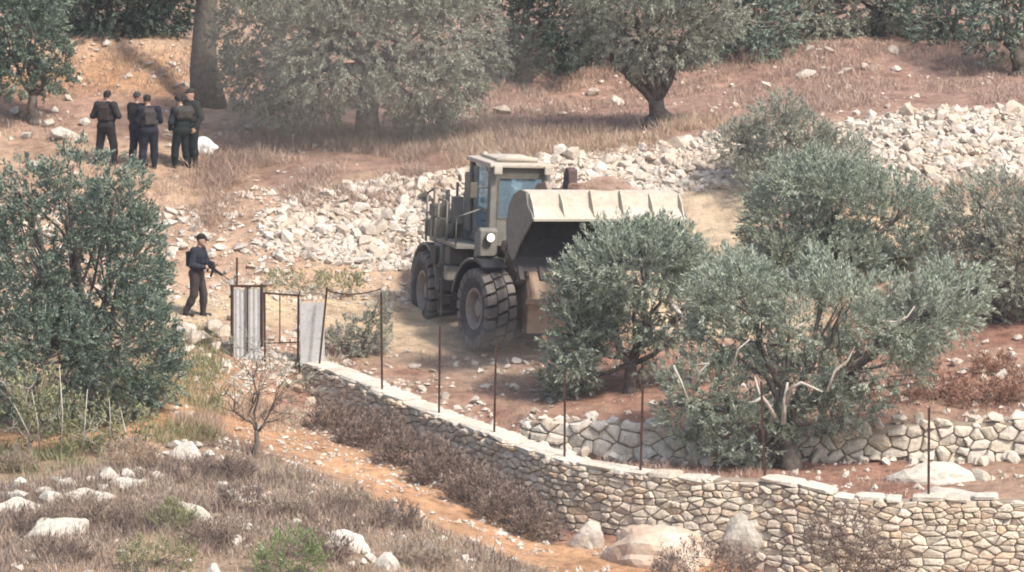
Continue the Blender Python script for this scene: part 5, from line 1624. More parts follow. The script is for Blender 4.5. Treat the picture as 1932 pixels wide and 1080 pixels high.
# ---- right: the olives in front of and behind the loader
T('olive_tree', 'silvery olive tree standing right in front of the loader bucket', 'tree', (1185, 762), [(1195, 500, 105, 70), (1110, 560, 62, 72), (1225, 580, 105, 70), (1335, 525, 62, 45), (1082, 640, 40, 72), (1160, 655, 62, 58), (1072, 722, 42, 42), (1395, 565, 50, 45), (1205, 710, 40, 45), (1250, 455, 45, 30)], 103.2, M['olive'], 21, dens=40, per=28, slen=0.44, llen=0.11, lwid=0.03, trunk_r=0.15, gap=0.37,
  branches=[([(1268, 575, -0.9), (1290, 600, -1.0), (1315, 630, -1.0), (1345, 652, -0.9)], 0.05), ([(1280, 630, -0.9), (1276, 590, -0.9), (1262, 560, -0.8)], 0.03)], group='olive trees round the loader')
T('olive_tree', 'broad pale olive tree with bare white branches behind the main stone wall', 'tree', (1487, 893), [(1450, 635, 140, 80), (1590, 600, 130, 85), (1725, 585, 100, 58), (1800, 560, 66, 52), (1385, 560, 80, 52), (1325, 735, 78, 58), (1500, 705, 110, 66), (1625, 690, 110, 62), (1555, 765, 92, 48), (1395, 800, 70, 55), (1590, 520, 75, 42), (1290, 775, 40, 45), (1690, 640, 80, 52), (1440, 850, 60, 45), (1400, 520, 40, 35)], 98.6, M['olive'], 22, dens=30, per=26, slen=0.44, llen=0.11, lwid=0.03, trunk_r=0.19, fork=(1480, 795), gap=0.36,
  branches=[([(1478, 800, -1.2), (1480, 755, -1.3), (1486, 722, -1.35)], 0.055), ([(1484, 760, -1.3), (1492, 733, -1.4), (1512, 722, -1.5), (1530, 730, -1.5), (1552, 740, -1.5)], 0.042), ([(1462, 788, -1.2), (1447, 760, -1.4), (1432, 742, -1.45), (1424, 712, -1.5)], 0.045), ([(1440, 748, -1.45), (1425, 758, -1.5), (1411, 760, -1.5)], 0.035),
            ([(1310, 725, -1.3), (1322, 700, -1.35), (1338, 686, -1.35), (1300, 690, -1.3)], 0.028), ([(1496, 640, -1.4), (1500, 618, -1.5), (1522, 608, -1.5)], 0.035), ([(1270, 690, -1.2), (1285, 720, -1.3), (1300, 760, -1.3)], 0.03), ([(1560, 740, -1.5), (1575, 700, -1.5), (1600, 680, -1.5), (1612, 655, -1.5)], 0.03), ([(1380, 700, -1.3), (1392, 660, -1.4), (1415, 640, -1.4)], 0.026), ([(1655, 606, -1.4), (1690, 608, -1.45), (1712, 598, -1.45), (1726, 578, -1.45)], 0.030)], group='olive trees round the loader')
T('olive_tree', 'tall leafy olive tree behind the broad pale one beside the yellow road', 'tree', (1570, 585), [(1500, 420, 92, 80), (1600, 395, 105, 75), (1690, 420, 80, 72), (1465, 500, 58, 62), (1595, 490, 90, 55), (1705, 490, 60, 50), (1540, 350, 80, 50)], 110.5, M['olive'], 23, dens=36, per=26, slen=0.42, llen=0.11, lwid=0.03, trunk_r=0.18, gap=0.30, group='olive trees round the loader')
T('olive_tree', 'half cut off olive tree at the right edge above the red soil', 'tree', (1885, 660), [(1870, 400, 78, 58), (1835, 470, 62, 62), (1925, 470, 70, 85), (1895, 570, 82, 58), (1800, 510, 46, 38), (1960, 560, 60, 60)], 107.5, M['olive_dull'], 24, dens=36, slen=0.42, llen=0.11, lwid=0.03, trunk_r=0.17, group='olive trees round the loader')
T('grey_shrub', 'pale grey green shrub growing up the stone bank right of the bucket', 'shrub', (1500, 385), [(1445, 335, 52, 45), (1485, 268, 85, 48), (1560, 300, 70, 45), (1470, 212, 42, 32), (1395, 275, 46, 30), (1600, 340, 60, 38)], 115.3, M['olive_dull'], 25, dens=40, trunk_r=0.10, gap=0.32)
T('low_bush', 'low grey green bush between the metal sheet and the loader rear wheel', 'bush', (680, 668), [(690, 628, 48, 32), (640, 646, 42, 22), (716, 592, 18, 34), (668, 645, 50, 24)], 107.0, M['olive_dull'], 26, dens=45, slen=0.2, llen=0.07, lwid=0.024, trunk_r=0.05, rd=0.6)
# ---- left: the dense near tree and what grows at its foot
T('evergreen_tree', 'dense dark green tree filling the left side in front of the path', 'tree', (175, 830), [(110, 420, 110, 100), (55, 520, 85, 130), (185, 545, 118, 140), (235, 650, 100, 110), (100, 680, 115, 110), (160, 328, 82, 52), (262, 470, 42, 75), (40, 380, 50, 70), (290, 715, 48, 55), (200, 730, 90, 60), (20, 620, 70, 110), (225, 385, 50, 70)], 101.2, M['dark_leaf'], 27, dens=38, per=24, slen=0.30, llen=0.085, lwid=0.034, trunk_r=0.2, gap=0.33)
T('leafy_shrub', 'pale green shrub with bare stalks at the foot of the dense dark tree', 'shrub', (60, 850), [(40, 740, 60, 50), (95, 790, 55, 42), (20, 800, 50, 42)], 98.6, M['weed'], 28, dens=26, per=14, slen=0.35, llen=0.08, lwid=0.035, trunk_r=0.04, upb=0.8, bark='pale_bark', gap=0.40,
  branches=[([(75, 850, -0.5), (70, 790, -0.6), (60, 740, -0.6)], 0.018), ([(115, 850, -0.6), (118, 780, -0.6), (112, 690, -0.6)], 0.018), ([(60, 830, -0.6), (40, 790, -0.7), (25, 760, -0.7)], 0.016)])
T('leafy_shrub', 'yellow green weedy shrub right of the pale one under the dark tree', 'shrub', (190, 858), [(175, 800, 60, 42), (245, 815, 45, 36), (140, 830, 50, 28)], 98.4, M['weed'], 29, dens=26, per=14, slen=0.35, llen=0.08, lwid=0.032, trunk_r=0.04, upb=0.9, bark='pale_bark', gap=0.42,
  branches=[([(155, 860, -0.5), (160, 800, -0.6), (165, 735, -0.6)], 0.018), ([(235, 860, -0.5), (238, 820, -0.5), (228, 775, -0.5)], 0.016), ([(207, 850, -0.5), (208, 790, -0.5), (206, 752, -0.5)], 0.014)])
T('bare_shrub', 'sparse grey shrub with a forked thin trunk below the metal gate', 'shrub', (484, 882), [(490, 720, 66, 50), (440, 755, 42, 46), (545, 735, 42, 46), (500, 780, 56, 38), (470, 665, 46, 30)], 99.2, M['olive_dull'], 30, dens=14, per=12, slen=0.3, llen=0.07, lwid=0.02, trunk_r=0.06, fork=(484, 812), gap=0.40, bark='bark', twigs=14)
# ---- upper field
UP = 'trees on the upper field'
T('olive_tree', 'big hanging olive tree with dark trunk in the middle of the upper field', 'tree', (695, 292), [(520, 55, 112, 95, 0.9), (640, 80, 130, 100), (780, 80, 120, 105), (872, 85, 72, 85), (500, 150, 78, 62, 0.9), (785, 170, 80, 58), (590, 165, 70, 52), (850, 165, 62, 48), (600, -60, 190, 90), (780, -60, 160, 90), (545, 205, 50, 34), (800, 215, 46, 30)], 120.6, M['olive_dull'], 31, dens=30, per=22, slen=0.36, llen=0.11, lwid=0.032, upb=-0.15, trunk_r=0.30, fork=(695, 120), gap=0.24, group=UP)
T('olive_tree', 'olive tree with a forked trunk above the loader bucket', 'tree', (1240, 243), [(1230, 55, 112, 70), (1165, 20, 85, 66), (1305, 50, 72, 62), (1232, 118, 52, 36), (1345, 15, 66, 52), (1130, 75, 44, 40), (1230, -70, 180, 80)], 120.6, M['olive_dull'], 32, dens=26, slen=0.36, llen=0.11, lwid=0.032, upb=0.0, trunk_r=0.27, fork=(1238, 190), gap=0.30, group=UP,
  )
T('tall_tree', 'tall tree with thick dark trunk behind the standing men', 'tree', (395, 182), [(400, -300, 150, 80, 3.0), (330, -260, 80, 50, 3.5), (470, -250, 80, 60, 3.0)], 124.0, M['pine'], 33, dens=18, per=22, slen=0.4, llen=0.12, lwid=0.04, trunk_r=0.31, fork=(385, -190), group=UP)
T('green_bush', 'bright green bush at the top left beside the earth bank', 'bush', (65, 185), [(58, 60, 62, 64), (38, 120, 50, 46), (88, 108, 38, 44), (10, 60, 50, 70), (60, -10, 60, 50), (45, 155, 58, 28), (95, 150, 36, 26)], 122.0, M['dark_leaf'], 34, dens=34, per=24, slen=0.3, llen=0.10, lwid=0.04, trunk_r=0.14)
# ---- the grove at the top edge, each tree on its own
TOPS = [(150, 70, 'pine', 'shady tree at the top edge above the orange earth bank', [(110, 0, 85, 60), (200, 5, 95, 60), (150, 38, 75, 34), (235, 42, 55, 30), (180, -60, 120, 60)], 127.3),
        (285, 66, 'pine', 'shady tree at the top edge left of the thick dark trunk', [(270, -10, 75, 70), (330, -20, 60, 60), (290, 38, 55, 32), (300, -80, 90, 50)], 127.5),
        (985, 158, 'pine', 'dark tree at the top edge between the two big olives', [(965, 30, 70, 80), (1050, 30, 80, 80), (1000, 95, 75, 45), (990, -80, 120, 60), (950, 110, 40, 30)], 129.5),
        (1105, 162, 'pine', 'deep shaded tree behind the left limb of the forked olive', [(1100, 50, 70, 80), (1060, 108, 62, 36), (1140, 112, 60, 34), (1110, -60, 90, 60)], 131),
        (1395, 140, 'dark_leaf', 'dark tree at the top edge just right of the forked olive', [(1385, 40, 66, 70), (1440, 40, 62, 66), (1355, 100, 56, 34), (1420, 95, 50, 30), (1400, -60, 100, 60)], 130.5),
        (1510, 112, 'olive_dull', 'pale olive at the top edge above the shrub on the stone bank', [(1500, 35, 66, 58), (1560, 25, 66, 60), (1490, 78, 50, 28), (1570, 70, 46, 26), (1530, -60, 100, 55)], 132),
        (1660, 102, 'olive_dull', 'pale olive at the top edge above the far right stone bank', [(1640, 20, 70, 56), (1710, 20, 66, 60), (1660, 64, 56, 28), (1660, -70, 110, 55)], 133),
        (1775, 116, 'dark_leaf', 'dark tree at the top edge second from the right corner', [(1770, 35, 66, 60), (1825, 30, 62, 62), (1765, 85, 50, 30), (1830, 85, 46, 28), (1790, -60, 100, 55)], 132),
        (1925, 168, 'dark_leaf', 'tree with twisted grey trunk at the top right corner', [(1895, 15, 66, 60), (1960, 30, 62, 64), (1870, 70, 46, 32), (1930, -70, 100, 55)], 128)]
for i, (bx, by, mt, lab, bl, dd) in enumerate(TOPS):
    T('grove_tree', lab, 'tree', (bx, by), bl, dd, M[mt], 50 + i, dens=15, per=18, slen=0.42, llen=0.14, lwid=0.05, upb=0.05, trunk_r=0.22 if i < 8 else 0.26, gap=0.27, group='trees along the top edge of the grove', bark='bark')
# behind them the grove goes on up the hill as one mass
g = np.random.default_rng(77)
bl = []
for i in range(26):
    px = -150 + i * 88 + g.uniform(-25, 25); d = g.uniform(140, 152)
    c = unproj(px, g.uniform(-60, 40), d); r = g.uniform(1.1, 1.9)
    bl.append((tuple(c), (r * 1.1, r, r)))
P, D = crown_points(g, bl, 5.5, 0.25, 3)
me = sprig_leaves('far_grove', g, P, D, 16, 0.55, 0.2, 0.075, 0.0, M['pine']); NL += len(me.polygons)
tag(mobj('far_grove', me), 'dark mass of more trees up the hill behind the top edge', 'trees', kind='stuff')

# ---- dry shrubs along the foot of the wall, bushes in the foreground
ORD = ['first', 'second', 'third', 'fourth', 'fifth', 'sixth', 'seventh']
DS = [(640, 800, 52, 34, 102.9), (705, 830, 60, 42, 101.7), (775, 865, 62, 44, 100.5), (845, 900, 58, 42, 99.2), (905, 935, 55, 40, 98.2), (960, 962, 50, 36, 97.5), (1010, 1000, 42, 30, 96.8)]
for i, (px, py, rx, ry, d) in enumerate(DS):
    T('dry_shrub', 'dark brown dry thorn shrub at the wall foot, %s from the gate' % ORD[i], 'shrub', (px, py + ry), [(px, py, rx, ry), (px - rx * 0.5, py + ry * 0.35, rx * 0.6, ry * 0.6), (px + rx * 0.5, py + ry * 0.3, rx * 0.6, ry * 0.6)], d, M['dry_shrub'], 80 + i, dens=80, per=12, slen=0.26, llen=0.10, lwid=0.022, upb=0.5, trunk_r=0.03, gap=0.22, group='dry shrubs at the wall foot', rd=0.6, twigs=8)
GB = [(545, 1050, 62, 42, 'green_bush', 'fresh green bush at the bottom edge of the picture', 88.6), (300, 1050, 70, 32, 'weed', 'dull green low bush at the bottom edge left of the fresh green one', 88.8), (1585, 1010, 62, 52, 'dry_shrub', 'dark dry shrub growing out of the main wall face', 94.0), (1650, 1055, 52, 36, 'dry_shrub', 'dark dry shrub lower on the main wall face', 93.6),
      (1330, 1065, 90, 38, 'dry_shrub', 'reddish brown dry shrub before the boulders below the wall', 91.6)]
for i, (px, py, rx, ry, mt, lab, d) in enumerate(GB):
    T('low_bush', lab, 'bush', (px, py + ry), [(px, py, rx, ry), (px - rx * 0.5, py + ry * 0.3, rx * 0.55, ry * 0.6), (px + rx * 0.5, py + ry * 0.35, rx * 0.55, ry * 0.6)], d, M[mt], 95 + i, dens=48, per=12, slen=0.2, llen=0.075, lwid=0.02, upb=0.5, trunk_r=0.03, gap=0.25, rd=0.7)
# hedge of pale green weeds along the road behind the gate
for i, (px, py, rx, ry) in enumerate([(560, 530, 60, 16), (640, 532, 50, 14), (480, 560, 30, 14)]):
    T('road_weed', ('long pale green weed clump on the road edge above the open gate frame', 'pale green weed clump on the road edge behind the leaning post', 'small weed clump right behind the grey gate leaf')[i], 'weeds', (px, py + ry), [(px, py, rx, ry), (px + rx * 0.5, py + 4, rx * 0.5, ry * 0.8)], 111.3, M['weed'], 110 + i, dens=50, per=10, slen=0.16, llen=0.07, lwid=0.02, upb=0.8, trunk_r=0.02, gap=0.3, group='weeds along the road', rd=0.5, twigs=4)
# rusty dry growth on the red slope at the right
for i, (px, py, rx, ry) in enumerate([(1690, 742, 40, 20), (1765, 735, 52, 22), (1850, 742, 50, 22), (1925, 735, 46, 24), (1880, 690, 40, 16), (1740, 690, 30, 13)]):
    p = hit(px, py + ry)
    T('dry_shrub', 'rusty brown dry shrub on the red slope at the right, %s from the olive' % ORD[i] if i < 4 else ('small rusty dry shrub above the row near the right edge', 'small rusty dry shrub above the row near the olive')[i - 4], 'shrub', (px, py + ry), [(px, py, rx, ry), (px - rx * 0.5, py + ry * 0.4, rx * 0.6, ry * 0.6), (px + rx * 0.55, py + ry * 0.3, rx * 0.6, ry * 0.6)], p.y, M['rusty'], 170 + i, dens=60, per=11, slen=0.22, llen=0.09, lwid=0.022, upb=0.6, trunk_r=0.02, gap=0.27, group='rusty shrubs on the red slope', rd=0.6, twigs=5)
# low tussocks that break up the foreground scrub
TU = [(60, 1010, 'dry_shrub'), (150, 985, 'scrub'), (215, 1000, 'dry_shrub'), (285, 985, 'scrub'), (390, 1030, 'dry_shrub'), (455, 965, 'dry_shrub'), (540, 975, 'scrub'), (600, 1060, 'dry_shrub'), (655, 965, 'scrub'), (745, 1000, 'dry_shrub'), (800, 1075, 'scrub'), (120, 1060, 'dry_shrub'), (330, 1000, 'weed'), (420, 900, 'dry_shrub'), (30, 890, 'scrub'), (250, 885, 'straw')]
TCOUNT = {}
ORDS = ORD + ['eighth', 'ninth', 'tenth']
TU.sort()
for i, (px, py, mt) in enumerate(TU):
    TCOUNT[mt] = TCOUNT.get(mt, -1) + 1; od = ORDS[TCOUNT[mt]]
    p = hit(px, min(py, 1078)); rx, ry = 34 + (i * 7) % 22, 17 + (i * 5) % 9
    T('tussock', {'dry_shrub': 'dark brown dry tussock in the foreground scrub, %s from the left' % od, 'scrub': 'grey brown tussock in the foreground scrub, %s from the left' % od, 'weed': 'dull green tussock beside the rounded pale rock', 'straw': 'straw coloured tussock above the broken stone row'}[mt], 'tussock', (px, py), [(px, py - ry, rx, ry), (px + rx * 0.5, py - ry * 0.6, rx * 0.6, ry * 0.7)], p.y, M[mt], 130 + i, dens=80, per=11, slen=0.17, llen=0.09, lwid=0.018, upb=0.9, trunk_r=0.012, gap=0.22, group='tussocks in the scrub', rd=0.6, twigs=4)
print('leaves', NL)
# ------------------------------------------------------------------ single rocks
_rr = random.Random(500)
BIG = [(38, 972, 120, 40, 'pale ledge of rock at the left edge in the broken stone row', 'white_stone'), (150, 950, 130, 34, 'long pale ledge in the middle of the broken stone row', 'white_stone'), (238, 922, 95, 28, 'pale ledge at the right end of the broken stone row', 'white_stone'), (480, 948, 125, 34, 'earth stained flat ledge below the bare shrub', 'bedrock'),
       (107, 1014, 130, 46, 'long pale slab of rock at the bottom left in the scrub', 'white_stone'), (352, 985, 84, 50, 'rounded pale rock in the scrub left of centre', 'white_stone'),
       (405, 1095, 34, 56, 'narrow upright white stone at the bottom edge', 'white_stone'), (650, 1036, 80, 46, 'pale rock in the scrub right of the green bush', 'white_stone'),
       (730, 1078, 50, 38, 'pale rock at the bottom edge near the orange track', 'white_stone'), (355, 868, 66, 40, 'largest pale rock of the heap beside the bare shrub', 'white_stone'),
       (1110, 1030, 72, 66, 'grey brown boulder left of the bedrock under the wall', 'bedrock'), (1235, 1062, 235, 100, 'big earth stained bedrock boulder under the wall', 'bedrock'), (1432, 1040, 140, 84, 'white topped boulder under the wall right of the bedrock', 'white_stone'),
       (1540, 1088, 84, 36, 'pale rock at the bottom edge below the wall shrub', 'white_stone'), (1487, 1086, 56, 32, 'small pale rock left of the rock below the wall shrub', 'white_stone'), (1900, 1082, 70, 28, 'flat pale rock at the lower right corner', 'white_stone'),
       (1765, 905, 165, 38, 'long low slab of pale rock beside the last fence post', 'white_stone'), (1800, 938, 100, 28, 'flat pale rock between the slab and the main wall', 'white_stone'), (1850, 908, 60, 30, 'pale rock at the right end of the low slab', 'white_stone')]
for i, (px, py, w_, h_, lab, mt) in enumerate(BIG):
    p = hit(px, min(py, 1076)) if py < 1079 else None
    if p is None:
        d = 87.5; q = unproj(px, py, d); p = Vector((q.x, d, G(q.x, d)))
    s = mpp(p.y)
    o = boulder('boulder' if w_ > 70 else 'rock', w_ * s * 1.15, max(w_ * 0.6, h_) * s, h_ * s * (1.9 if mt != 'bedrock' else 1.45), M[mt], 600 + i, p + Vector((0, 0.1, -0.05)), _rr.uniform(-0.4, 0.4), sub=4 if w_ > 70 else 3, rough=0.26 if mt == 'bedrock' else 0.2)
    tag(o, lab, 'rock')

def scatter_rocks(spots, label, group, mat, name='rock'):
    for (px, py, w_) in spots:
        p = hit(px, py); s = mpp(p.y) * w_ * 1.2
        o = mobj(name, hull_mesh(_rr.randrange(len(HULLS)), M[mat]), None, p + Vector((0, 0, s * 0.16)))
        o.rotation_euler = (_rr.gauss(0, 0.3), _rr.gauss(0, 0.3), _rr.uniform(0, 6.28)); o.scale = (s * _rr.uniform(0.9, 1.25), s * _rr.uniform(0.8, 1.1), s * _rr.uniform(0.55, 0.85))
        tag(o, label, 'rock', group)
def region(n, poly_fn, lo, hi, seed):
    r = random.Random(seed); out = []
    for _ in range(n):
        x, y = poly_fn(r); out.append((x, y, lo + (hi - lo) * r.random() ** 2))
    return out
scatter_rocks([(330, 848, 32), (292, 866, 26), (312, 858, 18), (228, 866, 28), (392, 864, 28), (372, 845, 24), (345, 838, 20)], 'pale stone of the small heap beside the bare shrub', 'stone heap beside the bare shrub', 'white_stone')
scatter_rocks([(130, 925, 44), (168, 915, 42), (212, 912, 58), (40, 952, 50), (98, 955, 60), (246, 906, 32), (70, 925, 36), (150, 938, 30), (190, 930, 34), (30, 925, 40), (20, 945, 46), (85, 935, 40), (120, 950, 36), (175, 950, 30), (260, 895, 30), (295, 905, 26), (270, 915, 24), (110, 912, 26), (60, 968, 34), (230, 925, 26)], 'pale stone of the broken row crossing the lower left scrub', 'broken stone row in the scrub', 'white_stone')
scatter_rocks([(318, 975, 30), (232, 1050, 26), (446, 1030, 36), (815, 1050, 34), (690, 1068, 24), (620, 1020, 26), (700, 1060, 30), (560, 990, 22), (470, 1000, 20), (160, 1045, 26), (60, 1060, 24), (500, 950, 26), (440, 940, 34), (470, 930, 40), (420, 925, 30), (760, 1020, 22), (880, 1060, 26), (590, 935, 20)] + region(14, lambda r: (r.uniform(20, 700), r.uniform(940, 1070)), 10, 24, 71), 'pale stone lying loose in the foreground scrub', 'loose foreground stones', 'white_stone')
scatter_rocks(region(46, lambda r: (r.uniform(480, 1080), 0) , 8, 22, 72) and [(x, 700 + (x - 330) * 0.46 + d, w_) for (x, d, w_) in [(r_.uniform(420, 1080), r_.uniform(50, 120), 8 + 16 * r_.random() ** 2) for r_ in [random.Random(73)] for _ in range(46)]], 'small pale stone on the orange earth track', 'stones on the track', 'rubble')
scatter_rocks([(70, 225, 34), (92, 240, 26), (52, 262, 22), (120, 262, 44), (150, 268, 30), (60, 320, 26), (100, 210, 22), (160, 235, 22), (30, 215, 24), (455, 200, 26), (470, 245, 24), (130, 190, 20)] + region(16, lambda r: (r.uniform(20, 470), r.uniform(190, 330)), 8, 18, 74), 'pale stone on the trodden field round the standing men', 'stones round the men', 'white_stone')
scatter_rocks([(1120, 182, 26), (1168, 198, 30), (1010, 215, 18), (1060, 218, 18), (1478, 90, 24), (1525, 98, 26), (1565, 100, 24), (1685, 100, 26), (1445, 165, 26), (1600, 138, 22), (1630, 132, 22), (1520, 148, 40), (1690, 135, 20), (1850, 128, 30), (950, 215, 40), (960, 150, 40), (1820, 98, 14)] + region(26, lambda r: (r.uniform(930, 1900), r.uniform(130, 240)), 8, 20, 75), 'pale stone scattered over the brown upper field', 'stones on the upper field', 'rubble')
scatter_rocks(region(34, lambda r: (r.uniform(300, 560), r.uniform(400, 520)), 10, 34, 76), 'pale stone in the orange bank above the road left of the gate', 'stones in the orange bank', 'rubble')
scatter_rocks(region(30, lambda r: (r.uniform(130, 370), r.uniform(80, 170)), 8, 20, 77), 'pale stone on the orange bank behind the standing men', 'stones on the upper bank', 'rubble')
scatter_rocks(region(40, lambda r: (r.uniform(640, 1050), r.uniform(675, 790)), 8, 26, 78), 'stone in the red plot below the loader wheels', 'stones in the red plot', 'rubble')
scatter_rocks(region(44, lambda r: (r.uniform(1660, 1925), r.uniform(640, 780)), 10, 30, 79), 'reddish stone on the slope right of the broad olive', 'stones on the red slope', 'rubble')
scatter_rocks([(408, 626, 44), (350, 632, 46), (420, 635, 40), (372, 648, 44), (330, 650, 36), (410, 660, 34), (440, 605, 30), (350, 670, 30), (390, 680, 30)], 'pale stone at the end of the path beside the gate leaf', 'stones beside the gate', 'rubble')
scatter_rocks([(575, 725, 40), (600, 745, 36), (560, 740, 30), (630, 752, 34), (585, 765, 28), (650, 775, 30), (540, 730, 26)], 'tumbled stone at the broken end of the main wall', 'tumbled wall end stones', 'wall_stone')

# ------------------------------------------------------------------ grass and scrub, uncountable
def strew(n, px0, px1, k0, k1, seed, patch=0.0, pscale=0.5):
    """random ground points between two terrace lines"""
    g = np.random.default_rng(seed)
    px = g.uniform(px0, px1, n); kk = g.uniform(k0, k1, n)
    ki = np.floor(kk).astype(int); fr = kk - ki
    D0 = np.array([np.interp(px, FINE, Dt[k]) for k in range(NK)])
    i = np.arange(n)
    y = D0[ki + K0, i] * (1 - fr) + D0[np.minimum(ki + K0 + 1, NK - 1), i] * fr
    x = (px - CX) / (F_PX * CT) * y
    if patch > 0:
        m = fbm(x * pscale, y * pscale, seed, 3) > patch
        x, y = x[m], y[m]
    return x, y

def tufts(name, label, x, y, per, hmin, hmax, wid, mat, seed, lean=0.35, rad=0.10, leafy=0):
    g = np.random.default_rng(seed)
    n = len(x)
    sz = g.uniform(0.7, 1.3, n)
    X = np.repeat(x, per) + g.normal(0, rad, n * per); Y = np.repeat(y, per) + g.normal(0, rad, n * per)
    Z = GA(X, Y) - 0.01
    H = g.uniform(hmin, hmax, n * per) * np.repeat(sz, per)
    D = np.column_stack([g.normal(0, lean, n * per), g.normal(0, lean, n * per), np.ones(n * per)])
    P = np.column_stack([X, Y, Z])
    me = leaves_mesh(name, P, D, H, np.full(n * per, wid), g, mat)
    return tag(mobj(name, me), label, 'grass', kind='stuff')

x, y = strew(5200, -250, 1080, 0.0, 1.75, 201, 0.45, 0.8)
td = np.interp(px_of(x, y), TRACK[::-1, 0], TRACK[::-1, 1])
m = ((td - y) > 2.7) | (px_of(x, y) < 330)
tufts('foreground_scrub', 'grey brown dry scrub covering the foreground slope', x[m], y[m], 15, 0.07, 0.26, 0.016, M['scrub'], 202, 0.45, 0.14)
x, y = strew(2600, -250, 1000, 0.0, 1.6, 203, 0.52, 0.6)
td = np.interp(px_of(x, y), TRACK[::-1, 0], TRACK[::-1, 1])
m = ((td - y) > 3.0) | (px_of(x, y) < 330)
tufts('foreground_thistle', 'taller dark dry stalks in the foreground scrub', x[m], y[m], 13, 0.14, 0.36, 0.018, M['dry_shrub'], 204, 0.5, 0.13)
x, y = strew(2200, -250, 1000, 0.2, 1.75, 221, 0.53, 0.9)
td = np.interp(px_of(x, y), TRACK[::-1, 0], TRACK[::-1, 1]); m = ((td - y) > 2.4) | (px_of(x, y) < 330)
tufts('foreground_straw', 'patches of straw coloured grass in the foreground', x[m], y[m], 12, 0.06, 0.26, 0.015, M['straw'], 222, 0.6, 0.15)
x, y = strew(1100, 330, 700, 1.6, 2.9, 205, 0.5, 0.8)
tufts('bank_grass', 'straw coloured grass on the earth bank under the gate', x, y, 12, 0.1, 0.32, 0.014, M['straw'], 206, 0.4, 0.1)
x, y = strew(4200, 380, 1000, 7.75, 9.2, 207, 0.52, 0.9)
tufts('brown_grass', 'tall brown dry grass under the big hanging olive', x, y, 11, 0.08, 0.42, 0.015, M['brown_grass'], 208, 0.6, 0.16)
x, y = strew(2600, 860, 1500, 7.95, 8.7, 209, 0.48, 0.9)
tufts('straw_grass', 'straw coloured grass along the top of the stone bank', x, y, 11, 0.1, 0.42, 0.015, M['straw'], 210, 0.55, 0.14)
x, y = strew(4200, 860, 2150, 8.5, 11.0, 211, 0.48, 0.5)
tufts('field_grass', 'short brown grass over the upper field', x, y, 12, 0.08, 0.25, 0.018, M['brown_grass'], 212, 0.5, 0.14)
x, y = strew(2200, -200, 480, 8.0, 11.2, 213, 0.52, 0.6)
tufts('left_field_grass', 'short straw grass on the left upper field', x, y, 10, 0.06, 0.2, 0.016, M['straw'], 214, 0.5, 0.12)
x, y = strew(2600, 1450, 2150, 6.2, 7.2, 215, 0.46, 0.7)
tufts('road_edge_grass', 'straw grass along the yellow road at the right', x, y, 11, 0.08, 0.26, 0.015, M['straw'], 216, 0.4, 0.1)
x, y = strew(2600, 620, 2150, 3.05, 5.9, 217, 0.55, 0.7)
tufts('plot_grass', 'sparse brown grass on the red plot', x, y, 10, 0.06, 0.2, 0.015, M['brown_grass'], 218, 0.5, 0.12)
x, y = strew(1500, -200, 420, 1.8, 5.8, 219, 0.42, 0.6)
tufts('under_tree_grass', 'green and straw weeds under the dense dark tree', x, y, 12, 0.1, 0.35, 0.016, M['weed'], 220, 0.45, 0.12)

# gravel: crumbs of stone over the whole slope
def gravel(name, label, spec, mat, seed):
    g = np.random.default_rng(seed); rng = random.Random(seed)
    from mathutils import Euler
    V, Fc, b = [], [], 0
    oct_v = np.array([(1, 0, 0), (-1, 0, 0), (0, 1, 0), (0, -1, 0), (0, 0, 1), (0, 0, -1)], float)
    oct_f = np.array([(0, 2, 4), (2, 1, 4), (1, 3, 4), (3, 0, 4), (2, 0, 5), (1, 2, 5), (3, 1, 5), (0, 3, 5)])
    xs, ys, sz = [], [], []
    for (n, px0, px1, k0, k1, lo, hi, patch) in spec:
        x, y = strew(n, px0, px1, k0, k1, seed + len(xs), patch, 0.8)
        xs.append(x); ys.append(y); sz.append(lo + (hi - lo) * g.random(len(x)) ** 3)
    x, y, s = np.concatenate(xs), np.concatenate(ys), np.concatenate(sz)
    n = len(x)
    sc_ = s[:, None, None] * g.uniform(0.5, 1.2, (n, 1, 3)) * g.uniform(0.75, 1.25, (n, 6, 1))
    v = oct_v[None] * sc_
    a = g.uniform(0, 6.28, n); ca, sa = np.cos(a)[:, None], np.sin(a)[:, None]
    t = g.normal(0, 0.5, n); ct, st_ = np.cos(t)[:, None], np.sin(t)[:, None]
    vy = v[..., 1] * ct - v[..., 2] * st_; vz = v[..., 1] * st_ + v[..., 2] * ct
    vx = v[..., 0] * ca - vy * sa; vy = v[..., 0] * sa + vy * ca
    W3 = np.stack([vx + x[:, None], vy + y[:, None], vz * 0.8 + (GA(x, y) + s * 0.15)[:, None]], -1).reshape(-1, 3)
    Fq = (oct_f[None] + (np.arange(n) * 6)[:, None, None]).reshape(-1, 3)
    tag(mobj(name, mesh_np(name, W3, Fq, mat)), label, 'gravel', kind='stuff')
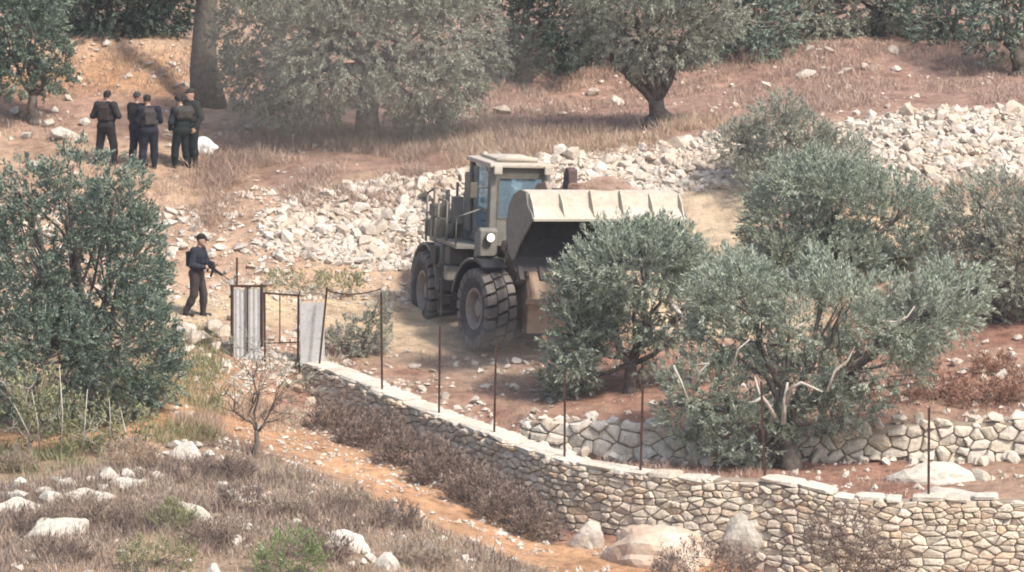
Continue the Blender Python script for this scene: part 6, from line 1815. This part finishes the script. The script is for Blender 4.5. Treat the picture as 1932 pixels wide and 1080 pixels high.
gravel('gravel', 'small pale stones littering the terraces', [(2600, 300, 1150, 0.6, 1.9, 0.02, 0.09, 0.4), (2200, -200, 560, 6.8, 8.2, 0.03, 0.16, 0.35), (2600, 620, 2100, 3.1, 6.0, 0.02, 0.12, 0.45), (1400, -200, 1000, 0, 1, 0.02, 0.10, 0.4),
        (2400, 480, 1180, 6.7, 8.0, 0.03, 0.13, 0.2), (1500, 1180, 2100, 7.35, 8.0, 0.03, 0.13, 0.2), (2600, -200, 2100, 8.1, 11, 0.02, 0.11, 0.45), (900, 300, 760, 5.8, 6.8, 0.02, 0.06, 0.4), (900, 320, 620, 3, 6, 0.03, 0.13, 0.35)], M['rubble'], 301)
# ------------------------------------------------------------------ the air: thin even haze, and dust raised by the machine
def vol_mat(name, col, dens, aniso=0.2):
    m = bpy.data.materials.new(name); m.use_nodes = True
    nt = m.node_tree; nt.nodes.clear()
    out = nt.nodes.new('ShaderNodeOutputMaterial'); v = nt.nodes.new('ShaderNodeVolumePrincipled')
    v.inputs['Color'].default_value = (*col, 1); v.inputs['Density'].default_value = dens; v.inputs['Anisotropy'].default_value = aniso
    nt.links.new(v.outputs[0], out.inputs['Volume'])
    return m
hz = MB(); hz.box(-130, 130, -3, 175, -16, 24)
tag(hz.build('haze', vol_mat('haze', (0.90, 0.90, 0.92), 0.00036)), 'thin pale haze in the air over the whole slope', 'haze', kind='stuff')

def dust(px, py, d, r, dens, label, seed):
    bm = bmesh.new(); bmesh.ops.create_icosphere(bm, subdivisions=3, radius=1.0)
    for v in bm.verts:
        n = 0.82 + 0.36 * float(fbm(v.co.x * 1.6 + seed, v.co.y * 1.6 + v.co.z * 1.3, seed, 3))
        v.co = Vector((v.co.x * r[0], v.co.y * r[1], v.co.z * r[2])) * n
    me = bpy.data.meshes.new('dust_cloud'); bm.to_mesh(me); bm.free()
    me.materials.append(vol_mat('dust', (0.97, 0.86, 0.72), dens))
    tag(mobj('dust_cloud', me, None, unproj(px, py, d)), label, 'dust', kind='stuff')
dust(690, 150, 117.0, (4.6, 2.2, 2.6), 0.035, 'thin pale dust drifting before the big hanging olive', 3)
dust(1390, 420, 112.6, (1.9, 1.6, 1.3), 0.045, 'pale dust rising beside the raised bucket', 5)
dust(880, 655, 105.9, (2.4, 1.0, 0.55), 0.09, 'low dust round the loader wheels', 7)
